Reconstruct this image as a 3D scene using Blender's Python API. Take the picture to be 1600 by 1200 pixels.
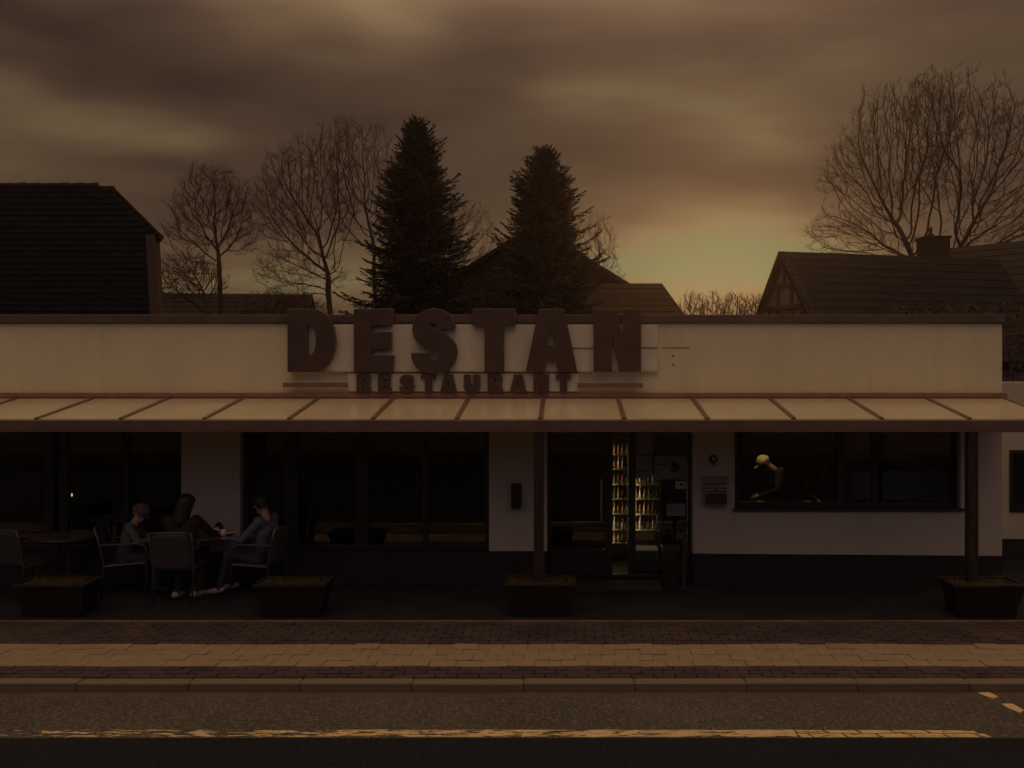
import bpy, bmesh, math, random
import numpy as np
from mathutils import Vector, Matrix, noise as mnoise

# ------------------------------------------------------------------ camera, sky, sun, exposure
scene = bpy.context.scene
for o in list(bpy.data.objects):
    bpy.data.objects.remove(o)
COL = scene.collection
R = math.radians
F, CX, HY, CAMH = 1300.0, 885.0, 575.0, 2.82      # focal length, vanishing point (photo pixels), eye height (m)
cam_data = bpy.data.cameras.new('camera')
cam = bpy.data.objects.new('camera', cam_data)
COL.objects.link(cam)
cam.location = (0, 0, CAMH)
cam.rotation_euler = (R(90), 0, 0)
cam_data.sensor_fit = 'HORIZONTAL'
cam_data.sensor_width = 36.0
cam_data.lens = 36.0 * F / 1600.0
cam_data.shift_x = (800 - CX) / 1600.0
cam_data.shift_y = (HY - 600) / 1600.0
cam_data.clip_start = 0.1
cam_data.clip_end = 3000
scene.camera = cam
scene.render.resolution_x, scene.render.resolution_y = 1024, 768
scene.render.engine = 'CYCLES'
scene.cycles.use_denoising = True
scene.cycles.max_bounces = 5
scene.cycles.diffuse_bounces = 3
scene.cycles.glossy_bounces = 3
scene.cycles.volume_bounces = 0
scene.cycles.use_light_tree = True
scene.cycles.transparent_max_bounces = 10
scene.cycles.use_adaptive_sampling = True
scene.cycles.adaptive_threshold = 0.015
scene.cycles.caustics_reflective = False
scene.cycles.caustics_refractive = False
scene.view_settings.view_transform = 'Standard'
scene.view_settings.look = 'None'
scene.view_settings.gamma = 1.0
scene.view_settings.exposure = 0.0
scene.view_settings.use_curve_mapping = False

SUN_AZ, SUN_EL = R(10.5), R(7.5)                  # sunset glow behind the roofs, right of centre
world = bpy.data.worlds.new('World')
scene.world = world
world.use_nodes = True
wt = world.node_tree
wt.nodes.clear()


class NG:
    """tiny helper to write shader maths"""
    def __init__(s, t): s.t = t
    def new(s, kind, **kw):
        n = s.t.nodes.new(kind)
        for k, v in kw.items(): setattr(n, k, v)
        return n
    def put(s, sock, v):
        if isinstance(v, bpy.types.NodeSocket): s.t.links.new(v, sock)
        elif v is not None: sock.default_value = v
    def m(s, op, a, b=None, c=None):
        n = s.new('ShaderNodeMath', operation=op)
        s.put(n.inputs[0], a)
        if b is not None: s.put(n.inputs[1], b)
        if c is not None: s.put(n.inputs[2], c)
        return n.outputs[0]
    def noise(s, vec, scale, detail=4, rough=0.5, dist=0.0, out='Fac'):
        n = s.new('ShaderNodeTexNoise')
        s.put(n.inputs['Vector'], vec)
        n.inputs['Scale'].default_value = scale
        n.inputs['Detail'].default_value = detail
        n.inputs['Roughness'].default_value = rough
        n.inputs['Distortion'].default_value = dist
        return n.outputs[out]
    def ramp(s, fac, stops, interp='LINEAR'):
        n = s.new('ShaderNodeValToRGB')
        n.color_ramp.interpolation = interp
        e = n.color_ramp.elements
        while len(e) < len(stops): e.new(0.5)
        for i, (p, c) in enumerate(stops):
            e[i].position = p
            e[i].color = (c, c, c, 1) if isinstance(c, (int, float)) else (*c, 1)
        s.put(n.inputs[0], fac)
        return n.outputs[0]
    def mix(s, fac, a, b, blend='MIX'):
        n = s.new('ShaderNodeMix', data_type='RGBA', blend_type=blend)
        s.put(n.inputs[0], fac)
        for i, v in ((6, a), (7, b)):
            s.put(n.inputs[i], (*v, 1) if isinstance(v, tuple) and len(v) == 3 else v)
        return n.outputs[2]
    def mapping(s, vec, scale=(1, 1, 1), rot=(0, 0, 0)):
        n = s.new('ShaderNodeMapping')
        s.put(n.inputs[0], vec)
        n.inputs['Scale'].default_value = scale
        n.inputs['Rotation'].default_value = rot
        return n.outputs[0]


def build_sky():
    g = NG(wt)
    out = g.new('ShaderNodeOutputWorld')
    bg = g.new('ShaderNodeBackground')
    tc = g.new('ShaderNodeTexCoord')
    d = tc.outputs['Generated']
    sep = g.new('ShaderNodeSeparateXYZ')
    g.put(sep.inputs[0], d)
    x, y, z = sep.outputs
    warp = g.noise(g.mapping(d, (2.2, 2.2, 7.0)), 1.6, 2, 0.5, out='Color')
    wsep = g.new('ShaderNodeSeparateXYZ')
    g.put(wsep.inputs[0], warp)
    az = g.m('ADD', g.m('ARCTAN2', x, y), g.m('MULTIPLY', g.m('SUBTRACT', wsep.outputs[0], 0.5), 0.30))
    el = g.m('ADD', g.m('ARCSINE', z), g.m('MULTIPLY', g.m('SUBTRACT', wsep.outputs[1], 0.5), 0.11))

    ae = g.new('ShaderNodeCombineXYZ')
    g.put(ae.inputs[0], az)
    g.put(ae.inputs[1], el)

    def blob(B, u, v, su, sv, amp):
        a0 = math.atan((u - CX) / F)
        e0 = math.atan((HY - v) / F * math.cos(a0))
        n = g.new('ShaderNodeVectorMath', operation='MULTIPLY_ADD')
        g.put(n.inputs[0], ae.outputs[0])
        n.inputs[1].default_value = (F / su, F / sv, 0)
        n.inputs[2].default_value = (-a0 * F / su, -e0 * F / sv, 0)
        d2 = g.new('ShaderNodeVectorMath', operation='DOT_PRODUCT')
        g.put(d2.inputs[0], n.outputs[0])
        g.put(d2.inputs[1], n.outputs[0])
        return g.m('MULTIPLY_ADD', g.m('POWER', 0.36788, d2.outputs['Value']), amp, B)
    # cloud deck seen in perspective: broad soft bands
    zz = g.m('ADD', g.m('MAXIMUM', z, 0.0), 0.13)
    comb = g.new('ShaderNodeCombineXYZ')
    g.put(comb.inputs[0], g.m('DIVIDE', x, zz))
    g.put(comb.inputs[1], g.m('DIVIDE', y, zz))
    comb.inputs[2].default_value = 3.7
    deck = comb.outputs[0]
    n1 = g.noise(g.mapping(deck, (0.55, 0.75, 1), (0, 0, 0.25)), 1.0, 4, 0.52, 0.0)
    n2 = g.noise(g.mapping(deck, (0.9, 2.0, 1), (0, 0, 0.1)), 1.3, 6, 0.62, 0.0)
    B = g.m('ADD', 0.30, g.m('ADD', g.m('MULTIPLY', g.m('SUBTRACT', n1, 0.5), 0.85),
                             g.m('MULTIPLY', g.m('SUBTRACT', n2, 0.5), 0.55)))
    for b in SKY_BLOBS:
        B = blob(B, *b)
    colr = g.ramp(B, SKY_RAMP)
    # overcast luminance rises towards the zenith; the side away from the sunset is a little cooler low down
    lum = g.m('ADD', 1.0, g.m('MULTIPLY', g.ramp(z, [(0.30, 0.0), (0.55, 0.34), (0.95, 1.0)], 'EASE'), ZENITH))
    cool = g.m('MULTIPLY', g.m('SMOOTH_MAX', g.m('MULTIPLY', y, -1.0), 0.0, 0.4),
               g.m('SUBTRACT', 1.0, g.m('MINIMUM', g.m('MULTIPLY', g.m('MAXIMUM', z, 0.0), 1.25), 1.0)))
    colr = g.mix(g.m('MULTIPLY', g.m('MINIMUM', cool, 1.0), COOL), colr, COOL_COL)
    colr = g.mix(g.ramp(z, [(0.30, 0.0), (0.9, 1.0)]), colr, g.mix(1.0, colr, (1.0, 0.96, 0.70), 'MULTIPLY'))
    vm = g.new('ShaderNodeVectorMath', operation='SCALE')
    g.put(vm.inputs[0], colr)
    g.put(vm.inputs['Scale'], lum)
    sky = g.new('ShaderNodeTexSky')
    sky.sky_type = 'NISHITA'
    sky.sun_disc = False
    sky.sun_elevation = SUN_EL
    sky.sun_rotation = SUN_AZ
    sky.dust_density = 4.0
    sc = g.new('ShaderNodeVectorMath', operation='SCALE')
    g.put(sc.inputs[0], sky.outputs[0])
    sc.inputs['Scale'].default_value = 0.008        # what little of the clear sky leaks through the cloud deck
    add = g.new('ShaderNodeVectorMath', operation='ADD')
    vm2 = g.new('ShaderNodeVectorMath', operation='SCALE')
    g.put(vm2.inputs[0], vm.outputs[0])
    vm2.inputs['Scale'].default_value = 10.0
    g.put(add.inputs[0], vm2.outputs[0])
    g.put(add.inputs[1], sc.outputs[0])
    g.put(bg.inputs[0], add.outputs[0])
    bg.inputs[1].default_value = 0.1
    wt.links.new(bg.outputs[0], out.inputs[0])


ZENITH, COOL, COOL_COL = 8.8, 0.9, (0.115, 0.104, 0.17)
SKY_BLOBS = [(1130, 388, 200, 92, 0.80), (1115, 450, 260, 55, 0.30), (430, 425, 340, 72, 0.27), (930, 150, 130, 32, 0.26), (1130, 195, 90, 45, 0.30),
             (1250, 120, 190, 45, 0.16), (1400, 30, 300, 50, -0.12), (60, 200, 110, 60, 0.26), (250, 215, 90, 30, 0.18), (520, 10, 110, 45, 0.24),
             (1060, 262, 260, 42, -0.30), (330, 120, 300, 60, -0.20), (90, 40, 190, 80, -0.30), (760, 110, 120, 70, -0.14),
             (200, 265, 150, 22, -0.1), (560, 300, 200, 60, -0.05)]
SKY_RAMP = [(0.0, (0.028, 0.017, 0.012)), (0.28, (0.066, 0.038, 0.024)), (0.50, (0.108, 0.067, 0.036)),
            (0.74, (0.158, 0.119, 0.056)), (0.98, (0.112, 0.152, 0.069))]
build_sky()
world.cycles.sampling_method = 'MANUAL'
world.cycles.sample_map_resolution = 256

sd = bpy.data.lights.new('sun', 'SUN')
sd.energy = 0.28
sd.angle = R(12)
sd.color = (1.0, 0.52, 0.22)
sun = bpy.data.objects.new('sun', sd)
COL.objects.link(sun)
sv = Vector((math.sin(SUN_AZ) * math.cos(SUN_EL), math.cos(SUN_AZ) * math.cos(SUN_EL), math.sin(SUN_EL)))
sun.rotation_euler = sv.to_track_quat('Z', 'Y').to_euler()
sun.location = (8, 40, 12)

# ------------------------------------------------------------------ helpers


def P(u, v, D):
    """the place D metres in front of the camera plane that the photo shows at (u, v)"""
    return Vector(((u - CX) * D / F, D, CAMH - (v - HY) * D / F))


def X(u, D): return (u - CX) * D / F
def Z(v, D): return CAMH - (v - HY) * D / F


BASE = {}


def tag(o, label=None, cat=None, group=None, kind=None):
    if label: o['label'] = label
    if cat: o['category'] = cat
    if group: o['group'] = group
    if kind: o['kind'] = kind
    return o


def empty(name, loc, label=None, cat=None, group=None, rz=0.0):
    o = bpy.data.objects.new(name, None)
    COL.objects.link(o)
    o.location = loc
    o.rotation_euler = (0, 0, rz)
    o.empty_display_size = 0.1
    BASE[o.name] = Vector(loc)
    return tag(o, label, cat, group)


class MB:
    def __init__(s): s.v, s.f, s.mi = [], [], []
    def add(s, verts, faces, mi=0):
        k = len(s.v)
        s.v.extend([tuple(p) for p in verts])
        s.f.extend([tuple(i + k for i in f) for f in faces])
        s.mi.extend([mi] * len(faces))
        return s
    def hexa(s, p, mi=0):
        return s.add(p, [(3, 2, 1, 0), (4, 5, 6, 7), (0, 1, 5, 4), (1, 2, 6, 5), (2, 3, 7, 6), (3, 0, 4, 7)], mi)
    def box(s, x0, x1, y0, y1, z0, z1, mi=0):
        return s.hexa([(x0, y0, z0), (x1, y0, z0), (x1, y1, z0), (x0, y1, z0), (x0, y0, z1), (x1, y0, z1), (x1, y1, z1), (x0, y1, z1)], mi)
    def cbox(s, x0, x1, y0, y1, z0, z1, c, mi=0):
        """box with chamfered upper and vertical edges"""
        a = [(x0 + c, y0), (x1 - c, y0), (x1, y0 + c), (x1, y1 - c), (x1 - c, y1), (x0 + c, y1), (x0, y1 - c), (x0, y0 + c)]
        b = [(x0 + 2 * c, y0 + c), (x1 - 2 * c, y0 + c), (x1 - c, y0 + 2 * c), (x1 - c, y1 - 2 * c), (x1 - 2 * c, y1 - c), (x0 + 2 * c, y1 - c), (x0 + c, y1 - 2 * c), (x0 + c, y0 + 2 * c)]
        v = [(q[0], q[1], z0) for q in a] + [(q[0], q[1], z1 - c) for q in a] + [(q[0], q[1], z1) for q in b]
        f = [tuple(range(7, -1, -1)), tuple(range(16, 24))]
        for r in (0, 8):
            for i in range(8):
                j = (i + 1) % 8
                f.append((r + i, r + j, r + 8 + j, r + 8 + i))
        return s.add(v, f, mi)
    def tube(s, pts, rad, n=6, mi=0, cap=True):
        pts = [Vector(p) for p in pts]
        if isinstance(rad, (int, float)): rad = [rad] * len(pts)
        k = len(s.v)
        t0 = (pts[1] - pts[0]).normalized()
        a = t0.orthogonal().normalized()
        for i, p in enumerate(pts):
            t = (pts[min(i + 1, len(pts) - 1)] - pts[max(i - 1, 0)])
            t = t.normalized() if t.length > 1e-9 else t0
            a = (a - t * a.dot(t))
            a = a.normalized() if a.length > 1e-6 else t.orthogonal().normalized()
            b = t.cross(a)
            for j in range(n):
                w = 2 * math.pi * j / n
                q = p + (a * math.cos(w) + b * math.sin(w)) * rad[i]
                s.v.append((q.x, q.y, q.z))
        for i in range(len(pts) - 1):
            for j in range(n):
                q = (j + 1) % n
                s.f.append((k + i * n + j, k + i * n + q, k + (i + 1) * n + q, k + (i + 1) * n + j))
                s.mi.append(mi)
        if cap:
            s.f.append(tuple(k + j for j in range(n - 1, -1, -1)))
            s.f.append(tuple(k + (len(pts) - 1) * n + j for j in range(n)))
            s.mi += [mi, mi]
        return s
    def lathe(s, c, prof, n=16, mi=0):
        """profile of (radius, height) turned about the vertical through c"""
        k = len(s.v)
        for r, h in prof:
            for j in range(n):
                w = 2 * math.pi * j / n
                s.v.append((c[0] + r * math.cos(w), c[1] + r * math.sin(w), c[2] + h))
        for i in range(len(prof) - 1):
            for j in range(n):
                q = (j + 1) % n
                s.f.append((k + i * n + j, k + i * n + q, k + (i + 1) * n + q, k + (i + 1) * n + j))
                s.mi.append(mi)
        s.f.append(tuple(k + j for j in range(n - 1, -1, -1)))
        s.f.append(tuple(k + (len(prof) - 1) * n + j for j in range(n)))
        s.mi += [mi, mi]
        return s
    def prism(s, poly, y0, y1, mi=0):
        """closed polygon in x,z (counter-clockwise seen from -y) extruded from y0 to y1"""
        n = len(poly)
        v = [(p[0], y0, p[1]) for p in poly] + [(p[0], y1, p[1]) for p in poly]
        f = [tuple(range(n)), tuple(range(2 * n - 1, n - 1, -1))]
        f += [(j, i, n + i, n + j) for i, j in ((i, (i + 1) % n) for i in range(n))]
        return s.add(v, f, mi)
    def build(s, name, mats, parent=None, smooth=False, bevel=0.0, local=False):
        me = bpy.data.meshes.new(name)
        off = Vector((0, 0, 0)) if (local or parent is None) else BASE.get(parent.name, Vector((0, 0, 0)))
        vv = np.array(s.v, dtype=float) - np.array(off) if s.v else np.zeros((0, 3))
        me.from_pydata(vv.tolist(), [], s.f)
        mats = mats if isinstance(mats, (list, tuple)) else [mats]
        for m_ in mats: me.materials.append(M[m_])
        if len(mats) > 1: me.polygons.foreach_set('material_index', s.mi)
        if smooth: me.polygons.foreach_set('use_smooth', [True] * len(me.polygons))
        o = bpy.data.objects.new(name, me)
        COL.objects.link(o)
        if parent is not None:
            o.parent = parent
            BASE[o.name] = off
        else:
            BASE[o.name] = Vector((0, 0, 0))
        if bevel:
            b = o.modifiers.new('bevel', 'BEVEL')
            b.width = bevel
            b.segments = 2
            b.limit_method = 'ANGLE'
        return o


def copy_tree(o, parent=None):
    c = o.copy()
    COL.objects.link(c)
    c.parent = parent
    for ch in list(o.children): copy_tree(ch, c)
    return c


# ------------------------------------------------------------------ materials
M = {}


def mat(name, col, rough=0.7, var=0.25, scale=6.0, bump=0.0, bscale=40.0, metal=0.0, col2=None, spec=0.5, coat=0.0, emit=None, estr=0.0, dirt=0.0, streak=0.0, stretch=(1, 1, 1), detail=5):
    m = bpy.data.materials.new(name)
    m.use_nodes = True
    t = m.node_tree
    b = t.nodes['Principled BSDF']
    g = NG(t)
    tc = g.new('ShaderNodeTexCoord')
    geo = g.new('ShaderNodeNewGeometry')
    vec = g.mapping(geo.outputs['Position'], stretch)
    c2 = col2 or tuple(c * (1 - var) for c in col)
    c1 = col if col2 else tuple(min(1, c * (1 + var * 0.6)) for c in col)
    fac = g.ramp(g.noise(vec, scale, detail, 0.6), [(0.30, 0.0), (0.70, 1.0)])
    c = g.mix(fac, c2, c1)
    if dirt:
        dn = g.ramp(g.noise(g.mapping(geo.outputs['Position'], (1.6, 1.6, 0.35)), 1.3, 6, 0.65), [(0.45, 0.0), (0.75, 1.0)])
        c = g.mix(g.m('MULTIPLY', dn, dirt), c, tuple(q * 0.45 for q in col))
    if streak:
        sn = g.ramp(g.noise(g.mapping(geo.outputs['Position'], (7.0, 7.0, 0.22)), 1.0, 6, 0.7), [(0.52, 0.0), (0.78, 1.0)])
        bl = g.ramp(g.noise(geo.outputs['Position'], 0.55, 3, 0.6), [(0.38, 0.0), (0.68, 1.0)])
        c = g.mix(g.m('MULTIPLY', g.m('MULTIPLY', sn, bl), streak * 2.0), c, tuple(q * 0.55 for q in col))
    g.put(b.inputs['Base Color'], c)
    rn = g.m('ADD', rough - 0.06, g.m('MULTIPLY', g.noise(vec, scale * 2.3, 3, 0.5), 0.12))
    g.put(b.inputs['Roughness'], rn)
    b.inputs['Metallic'].default_value = metal
    b.inputs['Specular IOR Level'].default_value = spec
    if coat:
        b.inputs['Coat Weight'].default_value = coat
        b.inputs['Coat Roughness'].default_value = 0.08
    if emit:
        b.inputs['Emission Color'].default_value = (*emit, 1)
        b.inputs['Emission Strength'].default_value = estr
    if bump:
        bn = g.new('ShaderNodeBump')
        bn.inputs['Strength'].default_value = bump
        bn.inputs['Distance'].default_value = 0.01
        g.put(bn.inputs['Height'], g.noise(geo.outputs['Position'], bscale, 6, 0.6))
        g.put(b.inputs['Normal'], bn.outputs[0])
    M[name] = m
    return m


def piece_mat(name, cols, rough=0.85, bump=0.4, bscale=60, spread=0.25):
    """colour chosen per object, for pavers, kerbstones and other repeated pieces"""
    m = mat(name, cols[0], rough, 0.3, 9.0, bump, bscale)
    g = NG(m.node_tree)
    b = m.node_tree.nodes['Principled BSDF']
    oi = g.new('ShaderNodeObjectInfo')
    src = b.inputs['Base Color'].links[0].from_socket
    r = g.ramp(oi.outputs['Random'], [(i / (len(cols) - 1), c) for i, c in enumerate(cols)])
    g.put(b.inputs['Base Color'], g.mix(0.6, src, r))
    return m


def glass_mat(name, tint=(0.75, 0.78, 0.80), rough=0.02):
    m = bpy.data.materials.new(name)
    m.use_nodes = True
    t = m.node_tree
    t.nodes.clear()
    g = NG(t)
    out = g.new('ShaderNodeOutputMaterial')
    tr = g.new('ShaderNodeBsdfTransparent')
    tr.inputs[0].default_value = (*tint, 1)
    gl = g.new('ShaderNodeBsdfGlossy')
    gl.inputs['Roughness'].default_value = rough
    fr = g.new('ShaderNodeFresnel')
    fr.inputs[0].default_value = 1.52
    geo = g.new('ShaderNodeNewGeometry')
    bn = g.new('ShaderNodeBump')
    bn.inputs['Strength'].default_value = 0.02
    bn.inputs['Distance'].default_value = 0.02
    g.put(bn.inputs['Height'], g.noise(geo.outputs['Position'], 1.7, 2, 0.5))
    g.put(gl.inputs['Normal'], bn.outputs[0])
    mx = g.new('ShaderNodeMixShader')
    g.put(mx.inputs[0], g.m('MULTIPLY', fr.outputs[0], 1.5))
    t.links.new(tr.outputs[0], mx.inputs[1])
    t.links.new(gl.outputs[0], mx.inputs[2])
    t.links.new(mx.outputs[0], out.inputs[0])
    M[name] = m


def paint_mat(name, col, wear_lo, wear_hi):
    """road paint worn away in patches so the asphalt below shows"""
    m = mat(name, col, 0.7, 0.25, 8.0, 0.3, 90)
    t = m.node_tree
    g = NG(t)
    b = t.nodes['Principled BSDF']
    out = t.nodes['Material Output']
    geo = g.new('ShaderNodeNewGeometry')
    n = g.noise(g.mapping(geo.outputs['Position'], (2.2, 11.0, 1)), 2.6, 6, 0.65, 0.3)
    sp = g.new('ShaderNodeSeparateXYZ')
    g.put(sp.inputs[0], geo.outputs['Position'])
    # more wear towards the left, where wheels cross it
    bias = g.m('MULTIPLY', g.m('MINIMUM', g.m('MAXIMUM', g.m('MULTIPLY_ADD', sp.outputs[0], -0.16, -0.10), -0.5), 1.0), 0.15)
    f = g.ramp(g.m('ADD', n, bias), [(wear_lo, 0.0), (wear_hi, 1.0)])
    tr = g.new('ShaderNodeBsdfTransparent')
    mx = g.new('ShaderNodeMixShader')
    g.put(mx.inputs[0], f)
    t.links.new(b.outputs[0], mx.inputs[1])
    t.links.new(tr.outputs[0], mx.inputs[2])
    t.links.new(mx.outputs[0], out.inputs[0])
    return m


def asphalt(name, col, agg, bump=0.7):
    m = mat(name, col, 0.85, 0.22, 0.8, 0.0)
    t = m.node_tree
    g = NG(t)
    b = t.nodes['Principled BSDF']
    geo = g.new('ShaderNodeNewGeometry')
    src = b.inputs['Base Color'].links[0].from_socket
    vo = g.new('ShaderNodeTexVoronoi')
    vo.inputs['Scale'].default_value = 38
    g.put(vo.inputs['Vector'], geo.outputs['Position'])
    chips = g.ramp(g.noise(geo.outputs['Position'], 34, 4, 0.75), [(0.50, 0.0), (0.62, 1.0)])
    c = g.mix(g.m('MULTIPLY', chips, 0.55), src, agg)
    dark = g.ramp(vo.outputs['Distance'], [(0.25, 0.0), (0.6, 1.0)])
    c = g.mix(g.m('MULTIPLY', dark, 0.5), c, tuple(q * 0.35 for q in col))
    g.put(b.inputs['Base Color'], c)
    bn = g.new('ShaderNodeBump')
    bn.inputs['Strength'].default_value = bump
    bn.inputs['Distance'].default_value = 0.008
    g.put(bn.inputs['Height'], g.noise(geo.outputs['Position'], 60, 5, 0.7))
    g.put(b.inputs['Normal'], bn.outputs[0])
    b.inputs['Specular IOR Level'].default_value = 0.08
    return m


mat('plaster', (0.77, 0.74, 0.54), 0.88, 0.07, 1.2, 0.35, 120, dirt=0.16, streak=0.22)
mat('plaster_shaded', (0.55, 0.54, 0.47), 0.88, 0.07, 1.2, 0.35, 120, dirt=0.12)  # plaster copy darkened so its colour holds the shade below the canopy
mat('plinth', (0.022, 0.021, 0.024), 0.8, 0.35, 5, 0.4, 60)
mat('coping', (0.11, 0.080, 0.072), 0.55, 0.3, 4, 0.1, 30)
mat('frame_dark', (0.022, 0.022, 0.026), 0.45, 0.2, 6)
mat('canopy_metal', (0.15, 0.11, 0.098), 0.42, 0.2, 5, spec=0.4)
mat('post_metal', (0.030, 0.027, 0.030), 0.45, 0.2, 5, spec=0.4)
mat('canopy_ledger', (0.34, 0.17, 0.12), 0.55, 0.25, 5)
mat('opal', (0.78, 0.76, 0.62), 0.16, 0.10, 1.6, coat=0.3, spec=0.6, dirt=0.25)
mat('letter_face', (0.078, 0.048, 0.040), 0.5, 0.2, 5)
mat('letter_side', (0.12, 0.078, 0.066), 0.35, 0.2, 5, spec=0.6)
mat('sign_panel', (0.74, 0.71, 0.60), 0.55, 0.08, 1.5, dirt=0.5)
mat('sign_bar', (0.26, 0.12, 0.085), 0.5, 0.2, 5)
mat('cable', (0.20, 0.18, 0.18), 0.7)
mat('rail', (0.40, 0.37, 0.33), 0.7)
mat('interior', (0.07, 0.055, 0.045), 0.8, 0.3, 2)
mat('interior_floor', (0.05, 0.042, 0.038), 0.5, 0.3, 3)
mat('curtain', (0.24, 0.24, 0.28), 0.9, 0.2, 3)
mat('blue_panel', (0.50, 0.60, 0.85), 0.5, 0.2, 3)
mat('grey_panel', (0.42, 0.38, 0.42), 0.5, 0.2, 3)
glass_mat('glass')
mat('steel', (0.45, 0.44, 0.42), 0.32, 0.15, 5, metal=1.0)
mat('alu', (0.11, 0.115, 0.13), 0.45, 0.15, 6, metal=0.6)
mat('textilene', (0.050, 0.058, 0.074), 0.75, 0.25, 140)
mat('table', (0.05, 0.045, 0.045), 0.5, 0.3, 8)
mat('planter', (0.008, 0.007, 0.008), 0.6, 0.3, 10, 0.2, 60)
mat('soil', (0.03, 0.022, 0.016), 0.95, 0.4, 30, 0.6, 60)
mat('withered', (0.085, 0.06, 0.03), 0.9, 0.4, 30)
mat('porcelain', (0.7, 0.68, 0.66), 0.3, 0.05, 6)
mat('black_plastic', (0.016, 0.016, 0.018), 0.4, 0.2, 6)
mat('paper', (0.52, 0.52, 0.56), 0.8, 0.1, 6)
mat('paper_dim', (0.22, 0.23, 0.28), 0.8, 0.2, 6)
mat('ink', (0.03, 0.03, 0.04), 0.8, 0.2, 6)
mat('mailbox', (0.30, 0.30, 0.34), 0.45, 0.2, 6, spec=0.5)
mat('mailbox_dark', (0.04, 0.04, 0.045), 0.6, 0.2, 6)
mat('red_paving', (0.072, 0.060, 0.078), 0.85, 0.35, 2.2, 0.4, 70, dirt=0.3, spec=0.15)
mat('sand_joint', (0.155, 0.118, 0.098), 0.95, 0.3, 20, 0.4, 80)
mat('joint', (0.045, 0.036, 0.028), 0.95, 0.3, 20, 0.4, 80)
mat('court', (0.024, 0.029, 0.046), 0.8, 0.3, 2.0, 0.4, 60, dirt=0.4, spec=0.1)
mat('edge_stone', (0.22, 0.19, 0.16), 0.85, 0.45, 3.5, 0.4, 60)
mat('gutter', (0.085, 0.066, 0.055), 0.85, 0.3, 3, 0.5, 60)
piece_mat('paver', [(0.265, 0.215, 0.17), (0.30, 0.248, 0.20), (0.275, 0.222, 0.175), (0.315, 0.26, 0.21)])
piece_mat('kerbstone', [(0.15, 0.135, 0.115), (0.175, 0.155, 0.13), (0.165, 0.145, 0.12)], bump=0.6)
asphalt('asphalt', (0.105, 0.108, 0.115), (0.27, 0.28, 0.29), 0.9)
asphalt('asphalt_new', (0.020, 0.027, 0.046), (0.030, 0.038, 0.058), 0.4)
paint_mat('road_paint', (0.62, 0.52, 0.34), 0.50, 0.56)
mat('earth', (0.06, 0.055, 0.04), 0.95, 0.4, 0.6, 0.5, 20)
mat('roof_tile', (0.0085, 0.011, 0.018), 0.8, 0.35, 3.5, 0.3, 30, spec=0.1)
mat('roof_brown', (0.036, 0.024, 0.022), 0.75, 0.35, 3.0, 0.3, 30, spec=0.1)
mat('roof_grey', (0.020, 0.019, 0.025), 0.75, 0.3, 2.0, 0.3, 30, spec=0.1)
mat('house_wall', (0.20, 0.175, 0.17), 0.85, 0.2, 2)
mat('house_dark', (0.020, 0.017, 0.018), 0.85, 0.3, 2)
mat('timber', (0.045, 0.032, 0.028), 0.8, 0.3, 9)
mat('board', (0.045, 0.030, 0.024), 0.8, 0.3, 5)
mat('brick', (0.04, 0.024, 0.02), 0.85, 0.3, 12, 0.4, 60)
mat('bark', (0.075, 0.050, 0.040), 0.9, 0.35, 9, 0.5, 40)
mat('twig', (0.080, 0.048, 0.042), 0.9, 0.3, 6)
mat('needle', (0.030, 0.030, 0.028), 0.75, 0.45, 2.5)
mat('hedge', (0.045, 0.032, 0.022), 0.9, 0.4, 5)
mat('skin', (0.46, 0.29, 0.21), 0.6, 0.08, 20)
mat('hair_dark', (0.012, 0.010, 0.010), 0.5, 0.3, 30)
mat('cloth_grey', (0.09, 0.09, 0.095), 0.9, 0.25, 9, 1.0, 13)
mat('hair_grey', (0.36, 0.30, 0.22), 0.7, 0.25, 40)
mat('cap', (0.62, 0.50, 0.30), 0.8, 0.1, 20)
mat('cloth_black', (0.02, 0.018, 0.020), 0.9, 0.3, 20, 0.8, 14)
mat('cloth_blue', (0.10, 0.12, 0.19), 0.9, 0.25, 9, 1.0, 13)
mat('cloth_navy', (0.035, 0.045, 0.08), 0.9, 0.25, 9, 0.9, 14)
mat('cloth_teal', (0.04, 0.08, 0.13), 0.9, 0.6, 14, 1.0, 13, col2=(0.13, 0.13, 0.14))
mat('cloth_green', (0.030, 0.036, 0.036), 0.9, 0.25, 9, 1.0, 13)
mat('shoe', (0.32, 0.30, 0.33), 0.7, 0.2, 10)
mat('knit', (0.26, 0.10, 0.05), 0.9, 0.4, 30, 1.0, 60, col2=(0.05, 0.07, 0.17))
mat('lamp_shade', (0.55, 0.55, 0.58), 0.6, 0.1, 6)
mat('glow_warm', (0.8, 0.6, 0.3), 0.5, 0.05, 4, emit=(1.0, 0.62, 0.22), estr=1.6)
mat('led', (0.9, 0.8, 0.6), 0.5, 0.05, 4, emit=(1.0, 0.70, 0.34), estr=15.0)
mat('cooler', (0.05, 0.04, 0.036), 0.5, 0.2, 5)
mat('shelf', (0.70, 0.62, 0.50), 0.5, 0.1, 8)
for i_, c_ in enumerate([(0.50, 0.30, 0.12), (0.62, 0.52, 0.32), (0.34, 0.30, 0.10), (0.40, 0.10, 0.05), (0.55, 0.53, 0.50), (0.10, 0.07, 0.05)]):
    mat('bottle%d' % i_, c_, 0.2, 0.15, 20, spec=0.6)


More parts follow.
